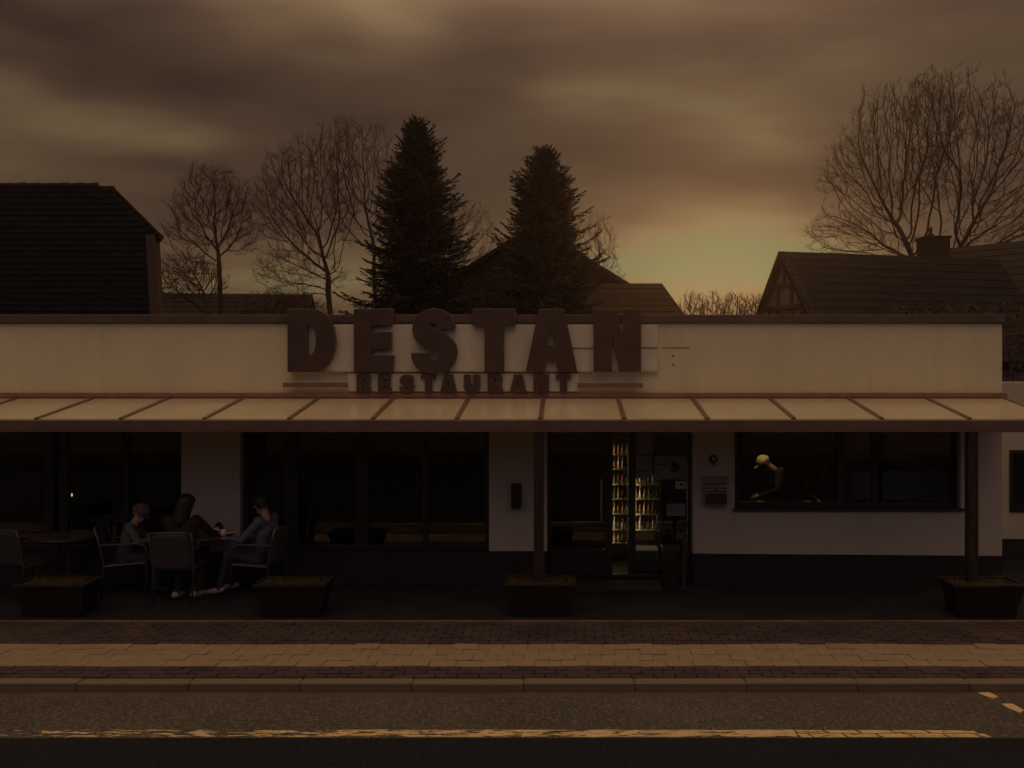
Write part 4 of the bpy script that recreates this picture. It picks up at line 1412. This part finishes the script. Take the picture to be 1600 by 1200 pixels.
me = bpy.data.meshes.new_from_object(t.evaluated_get(bpy.context.evaluated_depsgraph_get()))
bpy.data.objects.remove(t)
me.transform(Matrix.Translation((X(1010, 11.4), 11.3865, Z(872, 11.4))) @ Matrix.Rotation(R(90), 4, 'X'))
me.transform(Matrix.Translation(-BASE[c.name]))
me.materials.clear()
me.materials.append(M['ink'])
o = bpy.data.objects.new('lettering', me)
COL.objects.link(o)
o.parent = c

# ------------------------------------------------------------------ kitchen behind the right window
KD = 11.75
kt = empty('kitchen_counter', (X(1320, KD), KD, .03), 'dark kitchen counter with steel edge behind the right window', 'counter')
MB().box(X(1152, 11.6), X(1500, 11.6), 11.55, 12.05, .03, .86).build('cabinet', 'interior', kt)
MB().box(X(1150, 11.6), X(1502, 11.6), 11.52, 12.08, .861, .895).build('worktop', 'mailbox_dark', kt, bevel=.006)
MB().box(X(1208, 11.6), X(1250, 11.6), 11.512, 11.519, .872, .888).build('edge_strip', 'steel', kt)
Dp = 11.58  # panels added on the counter to stand in for window reflections
for u0, u1, lb in ((1330, 1366, 'small blue-grey panel on the kitchen counter, added in place of a window reflection'), (1378, 1485, 'wide blue-grey panel on the kitchen counter, added in place of a window reflection')):
    k = empty('reflection_panel', (X((u0 + u1) / 2, Dp), Dp, .896), lb, 'panel', 'added reflection panels on the kitchen counter')
    MB().box(X(u0, Dp), X(u1, Dp), Dp, Dp + .03, Z(781, Dp), Z(737, Dp)).build('sheet', 'blue_panel', k, bevel=.006)
    for q in (.2, .8):
        xx = X(u0 + (u1 - u0) * q, Dp)
        MB().box(xx - .02, xx + .02, Dp - .01, Dp + .06, .896, Z(781, Dp) - .001).build('foot', 'mailbox_dark', k)
Dp = 11.6
for u0, u1, lb in ((1330, 1384, 'dim grey hanging cupboard left of the other in the kitchen'), (1388, 1486, 'dim grey hanging cupboard farthest right in the kitchen')):
    k = empty('cupboard', (X((u0 + u1) / 2, Dp), Dp, Z(721, Dp)), lb, 'cupboard', 'hanging cupboards in the kitchen')
    MB().box(X(u0, Dp), X(u1, Dp), Dp + .02, Dp + .32, Z(721, Dp), 2.61).build('carcass', 'grey_panel', k)
    MB().box(X(u0, Dp) + .005, X(u1, Dp) - .005, Dp, Dp + .018, Z(721, Dp) + .005, 2.6).build('door', 'grey_panel', k, bevel=.004)
    MB().box(X(u0, Dp) + .04, X(u0, Dp) + .055, Dp - .025, Dp - .001, Z(721, Dp) + .05, Z(721, Dp) + .17).build('handle', 'steel', k)
MB().box(X(1322, 12.4), X(1500, 12.4), 12.66, 12.70, .03, 2.61).build('interior_wall', 'interior', bld)
# work lamp above the cook, out of sight behind the gutter beam
k = empty('pendant_lamp', (X(1196, 11.85), 11.85, 2.2), 'hanging work lamp over the cook in the light cap', 'lamp')
lx = X(1193, 11.95)
MB().tube([(lx, 11.95, 2.33), (lx, 11.95, 2.61)], .008, 6).build('cord', 'black_plastic', k)
kk = MB()
n = 18
for i in range(n):
    a, b = 2 * math.pi * i / n, 2 * math.pi * (i + 1) / n
    kk.add([(lx + .03 * math.cos(a), 11.95 + .03 * math.sin(a), 2.33), (lx + .03 * math.cos(b), 11.95 + .03 * math.sin(b), 2.33), (lx + .13 * math.cos(b), 11.95 + .13 * math.sin(b), 2.12), (lx + .13 * math.cos(a), 11.95 + .13 * math.sin(a), 2.12)], [(0, 1, 2, 3)])
o = kk.build('shade', 'black_plastic', k)
so = o.modifiers.new('thickness', 'SOLIDIFY')
so.thickness = .006
MB().lathe((lx, 11.95, 2.20), [(.01, 0), (.03, .03), (.025, .07), (.012, .10)], 10).build('bulb', 'glow_warm', k, smooth=True)
ld = bpy.data.lights.new('lamp_light', 'SPOT')
ld.energy = 15.0
ld.color = (1.0, .66, .28)
ld.spot_size = R(46)
ld.spot_blend = .6
ld.shadow_soft_size = .03
lo = bpy.data.objects.new('lamp_light', ld)
COL.objects.link(lo)
lo.location = (lx, 11.95, 2.17)
lo.rotation_euler = (R(8), R(-3), 0)

lx2 = X(1266, 11.9)
k = empty('pendant_lamp', (lx2, 11.9, 2.2), 'hanging work lamp over the second cook', 'lamp')
MB().tube([(lx2, 11.9, 2.30), (lx2, 11.9, 2.61)], .008, 6).build('cord', 'black_plastic', k)
MB().lathe((lx2, 11.9, 2.12), [(.12, 0), (.115, .006), (.03, .18), (.0, .19)], 18).build('shade', 'black_plastic', k)
MB().lathe((lx2, 11.9, 2.10), [(.005, 0), (.03, .006), (.03, .019)], 10).build('bulb', 'glow_warm', k, smooth=True)
ld = bpy.data.lights.new('lamp_light', 'SPOT')
ld.energy = 6.0
ld.color = (1.0, .66, .28)
ld.spot_size = R(36)
ld.spot_blend = .6
ld.shadow_soft_size = .03
lo = bpy.data.objects.new('lamp_light', ld)
COL.objects.link(lo)
lo.location = (lx2, 11.9, 2.095)
lo.rotation_euler = (R(-4), 0, 0)

# pale drapes and a shaded lamp seen through the left window
for (u0, u1, v0, v1, lb) in ((4, 12, 690, 790, 'thin pale drape at the left edge of the left window'), (18, 62, 738, 786, 'pale low drape left of the dark window posts')):
    Dp = 12.4
    k = MB()
    n = max(4, int((u1 - u0) / 2))
    vs = []
    for i in range(n + 1):
        xx = X(u0 + (u1 - u0) * i / n, Dp)
        yy = Dp + .03 * math.sin(i * 1.7)
        vs += [(xx, yy, Z(v1, Dp)), (xx, yy, Z(v0, Dp)), (xx, yy + .012, Z(v1, Dp)), (xx, yy + .012, Z(v0, Dp))]
    fs = []
    for i in range(n):
        q, p = 4 * i, 4 * i + 4
        fs += [(q, p, p + 1, q + 1), (q + 3, p + 3, p + 2, q + 2), (q + 1, p + 1, p + 3, q + 3), (q, q + 2, p + 2, p)]
    k.add(vs, fs)
    tag(k.build('drape', 'curtain', None, smooth=True), lb, 'drape', None, 'thing')
c = P(112, 751, 12.2)
k = empty('shaded_lamp', (c.x, c.y, .03), 'pale cone-shaded standing lamp with a warm glow in the left window', 'lamp')
kk = MB()
n = 20
for i in range(n):
    a, b = 2 * math.pi * i / n, 2 * math.pi * (i + 1) / n
    kk.add([(c.x + .05 * math.cos(a), c.y + .05 * math.sin(a), c.z + .13), (c.x + .05 * math.cos(b), c.y + .05 * math.sin(b), c.z + .13), (c.x + .27 * math.cos(b), c.y + .27 * math.sin(b), c.z - .03), (c.x + .27 * math.cos(a), c.y + .27 * math.sin(a), c.z - .03)], [(0, 1, 2, 3)])
o = kk.build('shade', 'lamp_shade', k)
so = o.modifiers.new('thickness', 'SOLIDIFY')
so.thickness = .006
MB().tube([(c.x, c.y, .05), (c.x, c.y, c.z + .10)], .012, 8).build('pole', 'black_plastic', k)
MB().lathe((c.x, c.y, .03), [(.14, 0), (.14, .02), (.03, .03)], 16).build('base', 'black_plastic', k)
MB().box(c.x - .08, c.x + .05, c.y - .10, c.y - .05, c.z - .22, c.z - .18).build('glowing_dish', 'glow_warm', k, bevel=.01)

# ------------------------------------------------------------------ forecourt chairs and table


def make_chair(loc, rz, label):
    """arm chair of tube frame with woven seat and back; local +y is where the sitter looks"""
    c = empty('garden_chair', loc, label, 'chair', 'woven garden chairs on the forecourt', rz)
    for s in (-1, 1):
        x = .245 * s
        MB().tube([(x, .24, 0), (x, .235, .60), (x, .20, .645), (x, .12, .655)], .013, 8).build('leg', 'alu', c, local=True, smooth=True)
        MB().tube([(x * .92, -.27, 0), (x * .96, -.235, .42), (x, -.29, .70), (x, -.335, .86)], .013, 8).build('leg', 'alu', c, local=True, smooth=True)
        MB().box(x - .024, x + .024, -.27, .16, .656, .676).build('armrest', 'alu', c, local=True, bevel=.006)
        MB().tube([(x * .97, -.24, .40), (x * .97, .235, .42)], .011, 8).build('side_rail', 'alu', c, local=True)
    MB().tube([(-.245, -.335, .86), (-.12, -.355, .87), (.12, -.355, .87), (.245, -.335, .86)], .013, 8).build('top_rail', 'alu', c, local=True, smooth=True)
    k = MB()
    nx, nz = 6, 8
    g = []
    for i in range(nx + 1):
        for j in range(nz + 1):
            f, t = i / nx, j / nz
            xx = -.232 + .464 * f
            zz = .40 + .46 * t
            yy = -.238 - .10 * t - .03 * math.sin(math.pi * f)
            g.append((xx, yy, zz))
    k.add(g, [(i * (nz + 1) + j, (i + 1) * (nz + 1) + j, (i + 1) * (nz + 1) + j + 1, i * (nz + 1) + j + 1) for i in range(nx) for j in range(nz)])
    o = k.build('backrest', 'textilene', c, local=True, smooth=True)
    m_ = o.modifiers.new('thickness', 'SOLIDIFY'); m_.thickness = .008
    k = MB()
    g = [(-.232 + .464 * i / 6, -.235 + .47 * j / 6, .415 + .02 * (j / 6) - .02 * math.sin(math.pi * i / 6)) for i in range(7) for j in range(7)]
    k.add(g, [(i * 7 + j, (i + 1) * 7 + j, (i + 1) * 7 + j + 1, i * 7 + j + 1) for i in range(6) for j in range(6)])
    o = k.build('seat', 'textilene', c, local=True, smooth=True)
    m_ = o.modifiers.new('thickness', 'SOLIDIFY'); m_.thickness = .008
    return c


ch1 = make_chair((X(281, 10.15), 10.18, 0), R(4), 'woven garden chair seen from behind, under the dark-haired guest')
CHB = (X(404, 10.35), 10.36, 0)
CHC = (X(205, 10.45), 10.42, 0)


def clone(src, loc, rz, label):
    o = copy_tree(src)
    o.location = loc
    o.rotation_euler = (0, 0, rz)
    o['label'] = label
    return o


clone(ch1, CHB, R(82), 'woven garden chair under the guest in the blue-grey jacket')
clone(ch1, CHC, R(-75), 'woven garden chair under the guest in the knitted hat')
clone(ch1, (X(40, 10.3), 10.35, 0), R(-20), 'empty woven garden chair at the far left, behind the leftmost planter')


def make_table(loc, label, top=.37):
    t = empty('bistro_table', loc, label, 'table', 'bistro tables on the forecourt')
    MB().lathe((0, 0, .70), [(top - .01, 0), (top, .008), (top, .02), (top - .01, .028)], 28).build('table_top', 'table', t, local=True)
    MB().tube([(0, 0, .03), (0, 0, .70)], .03, 10).build('column', 'table', t, local=True)
    MB().lathe((0, 0, 0), [(.22, 0), (.22, .012), (.05, .035)], 20).build('foot', 'table', t, local=True)
    return t


TB = (X(318, 10.5), 10.46, 0)
make_table(TB, 'round dark bistro table between the seated guests')
make_table((X(105, 10.4), 10.42, 0), 'round dark bistro table near the left edge, no guests')
# things on the table
def cup(u, v, lb, m_='porcelain', r=.036, h=.08, dD=0.0):
    D = 10.36 + dD
    o = empty('coffee_cup', (X(u, D), D, .7285), lb, 'cup', 'cups on the bistro table')
    MB().lathe((X(u, D), D, .7285), [(r * .6, 0), (r * .8, .01), (r, h), (r * .9, h - .001), (r * .7, .015)], 14).build('bowl', m_, o, smooth=True)
    MB().tube([(X(u, D) + r * .85, D, .7285 + h * .75), (X(u, D) + r * 1.6, D, .7285 + h * .6), (X(u, D) + r * .8, D, .7285 + h * .25)], .005, 6).build('handle', m_, o)


cup(349, 825, 'white cup on the table, nearest the dark-haired guest')
cup(338, 825, 'white cup on the table, farthest from the jacket', r=.034, dD=.1)
k = empty('plate', (X(356, 10.45), 10.5, .7285), 'white plate at the right of the bistro table', 'plate')
MB().lathe((X(354, 10.5), 10.5, .7285), [(.05, 0), (.10, .014), (.098, .016), (.045, .005)], 20).build('dish', 'porcelain', k, smooth=True)
k = empty('sugar_pot', (X(342, 10.62), 10.62, .7285), 'dark round pot behind the cups on the table', 'pot')
MB().lathe((X(342, 10.62), 10.62, .7285), [(.04, 0), (.055, .03), (.055, .08), (.03, .10)], 14).build('bowl', 'black_plastic', k, smooth=True)
MB().lathe((X(342, 10.62), 10.62, .829), [(.035, 0), (.03, .012), (.008, .02), (.008, .03)], 12).build('lid', 'black_plastic', k, smooth=True)

# ------------------------------------------------------------------ people


def person(name, loc, rz, label, J, mats, scale=1.0, hair=None, hairmat='hair_dark', group='guests and cooks', extra=None):
    """J: joints in local metres (x right, y forward, z up). One remeshed skin; materials follow the nearest limb."""
    root = empty(name, loc, label, 'person', group, rz)
    V = {k_: Vector(v) * scale for k_, v in J.items()}
    S = scale
    prim = []

    def cap(a, b, ra, rb, m_): prim.append((Vector(a), Vector(b), ra * S, rb * S, m_))
    pel, chest, neck, head = V['pelvis'], V['chest'], V['neck'], V['head']
    sh = {s: V['sh' + s] for s in 'LR'}
    hp = {s: V['hip' + s] for s in 'LR'}
    cap(hp['L'], hp['R'], .115, .115, 1)
    cap(pel, pel.lerp(chest, .5), .125, .125, 0)
    for s in 'LR':
        o_ = (sh[s] - sh['L'].lerp(sh['R'], .5))
        cap(pel.lerp(chest, .35) + o_ * .35, chest + o_ * .45, .105, .115, 0)
        cap(chest + o_ * .3, sh[s] - o_ * .12, .10, .075, 0)
        el, wr, kn, an = V['el' + s], V['wr' + s], V['kn' + s], V['an' + s]
        cap(sh[s], el, .062, .048, 0)
        cap(el, wr, .046, .034, 0)
        hd = V.get('ha' + s, (wr - el).normalized() * .09 * S + wr)
        hdir = (hd - wr).normalized()
        side = hdir.cross(Vector((0, 0, 1)))
        side = side.normalized() if side.length > .1 else Vector((1, 0, 0))
        up = side.cross(hdir).normalized()
        if up.z < 0: up = -up
        pc = wr + hdir * .075 * S
        cap(wr, wr + hdir * .02 * S, .026, .026, 2)
        for q in (-.022, 0, .022): cap(wr + hdir * .03 * S + side * q * S * .7, pc + side * q * S, .017, .016, 2)
        for q, ln in ((-.033, .060), (-.011, .072), (.011, .068), (.033, .052)):
            f0 = pc + side * q * S
            f1 = f0 + (hdir * .9 - up * .25).normalized() * ln * .55 * S
            f2 = f1 + (hdir * .6 - up * .75).normalized() * ln * .5 * S
            cap(f0, f1, .0095, .009, 2)
            cap(f1, f2, .009, .0075, 2)
        sg = 1 if s == 'L' else -1
        t0 = wr + hdir * .03 * S + side * .03 * sg * S
        t1 = t0 + (hdir * .7 + side * .7 * sg).normalized() * .035 * S
        cap(t0, t1, .012, .0105, 2)
        cap(t1, t1 + (hdir * .95 - up * .2).normalized() * .03 * S, .0105, .009, 2)
        cap(hp[s], kn, .088, .062, 1)
        cap(kn, an, .058, .040, 1)
        fdir = V.get('toe' + s, an + Vector((0, .19, -.05)) * S) - an
        cap(an + Vector((0, 0, -.02)) * S - fdir.normalized() * .03 * S, an + fdir * .55 + Vector((0, 0, -.015)) * S, .042, .038, 3)
        cap(an + fdir * .5 + Vector((0, 0, -.012)) * S, an + fdir, .038, .030, 3)
    cap(chest.lerp(neck, .75), neck.lerp(head, .55), .055, .05, 2)
    fwd = (V['face'] - head).normalized()
    hs = fwd.cross(V.get('hup', Vector((0, 0, 1)))).normalized()
    hu = hs.cross(fwd).normalized()
    H_ = head
    cap(H_ + hu * .03 * S - fwd * .012 * S, H_ + hu * .03 * S + fwd * .015 * S, .088, .082, 2)
    cap(H_ - hu * .02 * S + fwd * .02 * S, H_ - hu * .075 * S + fwd * .045 * S, .066, .040, 2)
    cap(H_ + hu * .035 * S + fwd * .08 * S, H_ - hu * .012 * S + fwd * .112 * S, .010, .015, 2)
    cap(H_ + hu * .045 * S + fwd * .085 * S - hs * .035 * S, H_ + hu * .045 * S + fwd * .085 * S + hs * .035 * S, .012, .012, 2)
    cap(H_ - hu * .045 * S + fwd * .085 * S - hs * .018 * S, H_ - hu * .045 * S + fwd * .085 * S + hs * .018 * S, .009, .009, 2)
    for s in (1, -1): cap(H_ + hs * .086 * s * S + hu * .02 * S, H_ + hs * .088 * s * S - hu * .018 * S, .014, .011, 2)
    if extra:
        for e in extra: prim.append((Vector(e[0]) * S, Vector(e[1]) * S, e[2] * S, e[3] * S, e[4]))
    k = MB()
    for a, b, ra, rb, _ in prim:
        d = b - a
        L = d.length
        t = d / L if L > 1e-5 else Vector((0, 0, 1))
        pts, rad = [], []
        for w in (-1, -.92, -.7, -.38, 0): pts.append(a + t * (w * ra)); rad.append(max(.0006, ra * math.sqrt(max(0, 1 - w * w))))
        for w in (0, .38, .7, .92, 1): pts.append(b + t * (w * rb)); rad.append(max(.0006, rb * math.sqrt(max(0, 1 - w * w))))
        k.tube(pts, rad, 12)
    me = bpy.data.meshes.new('tmp')
    me.from_pydata(k.v, [], k.f)
    t_ = bpy.data.objects.new('tmp', me)
    COL.objects.link(t_)
    rm = t_.modifiers.new('r', 'REMESH')
    rm.mode = 'VOXEL'
    rm.voxel_size = .0085 * S
    sm = t_.modifiers.new('s', 'SMOOTH')
    sm.factor = .5
    sm.iterations = 2
    out = bpy.data.meshes.new_from_object(t_.evaluated_get(bpy.context.evaluated_depsgraph_get()))
    bpy.data.objects.remove(t_)
    n = len(out.polygons)
    c = np.empty(n * 3)
    out.polygons.foreach_get('center', c)
    c = c.reshape(-1, 3)
    best, mi = np.full(n, 1e9), np.zeros(n, dtype=np.int32)
    for a, b, ra, rb, m_ in prim:
        A, Bv = np.array(a), np.array(b)
        d = Bv - A
        L2 = max(d @ d, 1e-9)
        tt = np.clip((c - A) @ d / L2, 0, 1)
        dist = np.linalg.norm(c - (A + tt[:, None] * d), axis=1) - (ra + (rb - ra) * tt)
        w = dist < best
        best[w] = dist[w]
        mi[w] = m_
    for m_ in mats: out.materials.append(M[m_])
    out.polygons.foreach_set('material_index', mi)
    out.polygons.foreach_set('use_smooth', [True] * n)
    body = bpy.data.objects.new('body', out)
    COL.objects.link(body)
    body.parent = root
    # eyes
    for s in (1, -1):
        e = H_ + hu * .022 * S + fwd * .084 * S + hs * .031 * s * S
        MB().lathe(e, [(.002, -.008), (.008, -.004), (.009, 0), (.008, .004), (.002, .008)], 8).build('eye', 'hair_dark', root, local=True)
    if hair:
        kk = MB()
        rg = random.Random(len(label))
        nU, nV = 18, 10
        vv = []
        drop = {'short': -.02, 'long': -.30, 'cap': .03, 'hat': .02}[hair]
        for j in range(nV + 1):
            for i in range(nU):
                a = 2 * math.pi * i / nU
                # frontness: hair stops above the face
                fr = math.cos(a)
                low = drop if fr < .35 else (.045 if hair in ('short', 'long') else .04)
                ph = j / nV
                rr_ = .104 + (.010 if hair == 'hat' else 0) + rg.uniform(-.002, .003)
                if ph < .55:
                    th = ph / .55 * math.pi / 2
                    q = fwd * (math.cos(a) * rr_ * math.sin(th)) + hs * (math.sin(a) * rr_ * .92 * math.sin(th)) + hu * (.03 + rr_ * math.cos(th))
                else:
                    zz = .03 + (low - .03) * (ph - .55) / .45
                    wid = rr_ * (1.0 + (.12 if hair == 'long' else 0) * (ph - .55))
                    q = fwd * (math.cos(a) * wid) + hs * (math.sin(a) * wid * .92) + hu * zz
                vv.append(H_ + q * S)
        ff = [(j * nU + i, (j + 1) * nU + i, (j + 1) * nU + (i + 1) % nU, j * nU + (i + 1) % nU) for j in range(nV) for i in range(nU)]
        kk.add(vv, ff)
        if hair in ('cap', 'hat'):
            pass
        o = kk.build('hair' if hair in ('short', 'long') else ('cap' if hair == 'cap' else 'knitted_hat'), hairmat, root, smooth=True, local=True)
        so_ = o.modifiers.new('thickness', 'SOLIDIFY'); so_.thickness = .008
        if hair == 'cap':
            pk = [H_ + (hu * .05 + fwd * (.10 + .07 * math.cos(t)) + hs * .075 * math.sin(t)) * S for t in [math.pi * (q / 8 - .5) for q in range(9)]]
            kb = MB().add(pk + [p + hu * .008 * S for p in pk], [tuple(range(9)), tuple(range(17, 8, -1))] + [(i, (i + 1) % 9, 9 + (i + 1) % 9, 9 + i) for i in range(9)])
            kb.build('cap_peak', hairmat, root, local=True)
    return root


SEAT = dict(pelvis=(0, -.06, .52), hipL=(-.10, -.04, .50), hipR=(.10, -.04, .50), knL=(-.13, .38, .50), knR=(.13, .38, .50), anL=(-.13, .40, .09), anR=(.13, .36, .09))
# dark-haired guest, seen from behind
J = dict(SEAT, chest=(.01, -.02, .85), neck=(.01, .03, 1.05), head=(.02, .07, 1.17), face=(.10, .17, 1.14), shL=(-.19, .0, .98), shR=(.20, .0, .98),
         elL=(-.26, .16, .78), wrL=(-.12, .36, .74), elR=(.32, .14, .79), wrR=(.34, .38, .76), anL=(-.02, -.12, .09), anR=(.20, -.10, .09), knL=(-.10, .34, .52), knR=(.16, .34, .52), toeL=(-.01, .08, .04), toeR=(.22, .09, .04))
person('person', (X(284, 10.2), 10.20, 0), R(2), 'person with long dark hair in black, seated with back to the street', J, ['cloth_black', 'cloth_black', 'skin', 'shoe'], .97, 'long')
# guest at right, leaning back in the chair, facing left
J = dict(SEAT, chest=(0, -.12, .85), neck=(0, -.10, 1.04), head=(0, -.05, 1.17), face=(0, .08, 1.15), shL=(-.20, -.10, .98), shR=(.20, -.10, .98),
         elL=(-.26, .10, .76), wrL=(-.16, .34, .755), elR=(.27, .06, .74), wrR=(.20, .28, .70), anL=(-.12, .48, .09), anR=(.13, .42, .09), knL=(-.13, .36, .53), knR=(.13, .37, .53))
person('person', CHB, R(82), 'person in a blue-grey jacket and pale shoes, seated at right and facing left', J, ['cloth_blue', 'cloth_navy', 'skin', 'shoe'], .95, 'short')
# guest at left in a patterned top and knitted hat
J = dict(SEAT, chest=(0, .02, .82), neck=(0, .07, 1.00), head=(0, .13, 1.10), face=(0, .25, 1.04), shL=(-.17, .03, .94), shR=(.17, .03, .94),
         elL=(-.22, .16, .74), wrL=(-.12, .34, .76), elR=(.24, .16, .74), wrR=(.14, .36, .77))
person('person', CHC, R(-75), 'person in a patterned blue top and knitted hat, seated at left', J, ['cloth_teal', 'cloth_navy', 'skin', 'cloth_black'], .90, 'hat', 'knit')
# cook in a light cap bending over the counter, facing left
ST = dict(pelvis=(0, -.10, .93), hipL=(-.10, -.10, .92), hipR=(.10, -.10, .92), knL=(-.11, -.06, .50), knR=(.11, -.04, .50), anL=(-.11, -.10, .10), anR=(.11, -.08, .10))
J = dict(ST, pelvis=(0, .02, .93), hipL=(-.10, .02, .92), hipR=(.10, .02, .92), chest=(0, .10, 1.22), neck=(0, .22, 1.37), head=(0, .34, 1.43), face=(0, .42, 1.35), hup=(0, .6, .8), shL=(-.19, .13, 1.33), shR=(.19, .13, 1.33),
         elL=(-.26, .20, 1.07), wrL=(-.10, .42, .955), elR=(.26, .18, 1.07), wrR=(.09, .42, .955), haL=(-.07, .50, .93), haR=(.06, .50, .93))
person('person', (X(1228, 12.3), 12.22, .03), R(88), 'cook in a pale cap and dark shirt bending over the counter', J, ['cloth_green', 'cloth_black', 'skin', 'cloth_black'], .97, 'cap', 'cap')
# second cook, leaning on the counter towards the window
J = dict(ST, chest=(0, .06, 1.20), neck=(0, .14, 1.36), head=(.0, .20, 1.45), face=(-.05, .30, 1.40), shL=(-.19, .06, 1.31), shR=(.19, .06, 1.31),
         elL=(-.27, .16, 1.06), wrL=(-.10, .34, .95), elR=(.27, .16, 1.06), wrR=(.14, .34, .95))
person('person', (X(1282, 12.4), 12.36, .03), R(175), 'second cook in dark clothes behind the counter, facing the window', J, ['cloth_grey', 'cloth_black', 'skin', 'cloth_black'], .93, 'short')
# food boards under the cooks' hands
for (u0, u1, lb) in ((1176, 1200, 'pale board under the hands of the cook in the cap'), (1252, 1272, 'pale board in front of the second cook')):
    D = 11.78
    k = empty('food_board', (X((u0 + u1) / 2, D), D, .8955), lb, 'board')
    MB().box(X(u0, D), X(u1, D), D - .10, D + .12, .8955, .908).build('plank', 'cap', k, bevel=.004)
    MB().lathe((X((u0 + u1) / 2, D), D, .9085), [(.05, 0), (.06, .012), (.04, .03), (.01, .035)], 12).build('dough', 'cap', k, smooth=True)
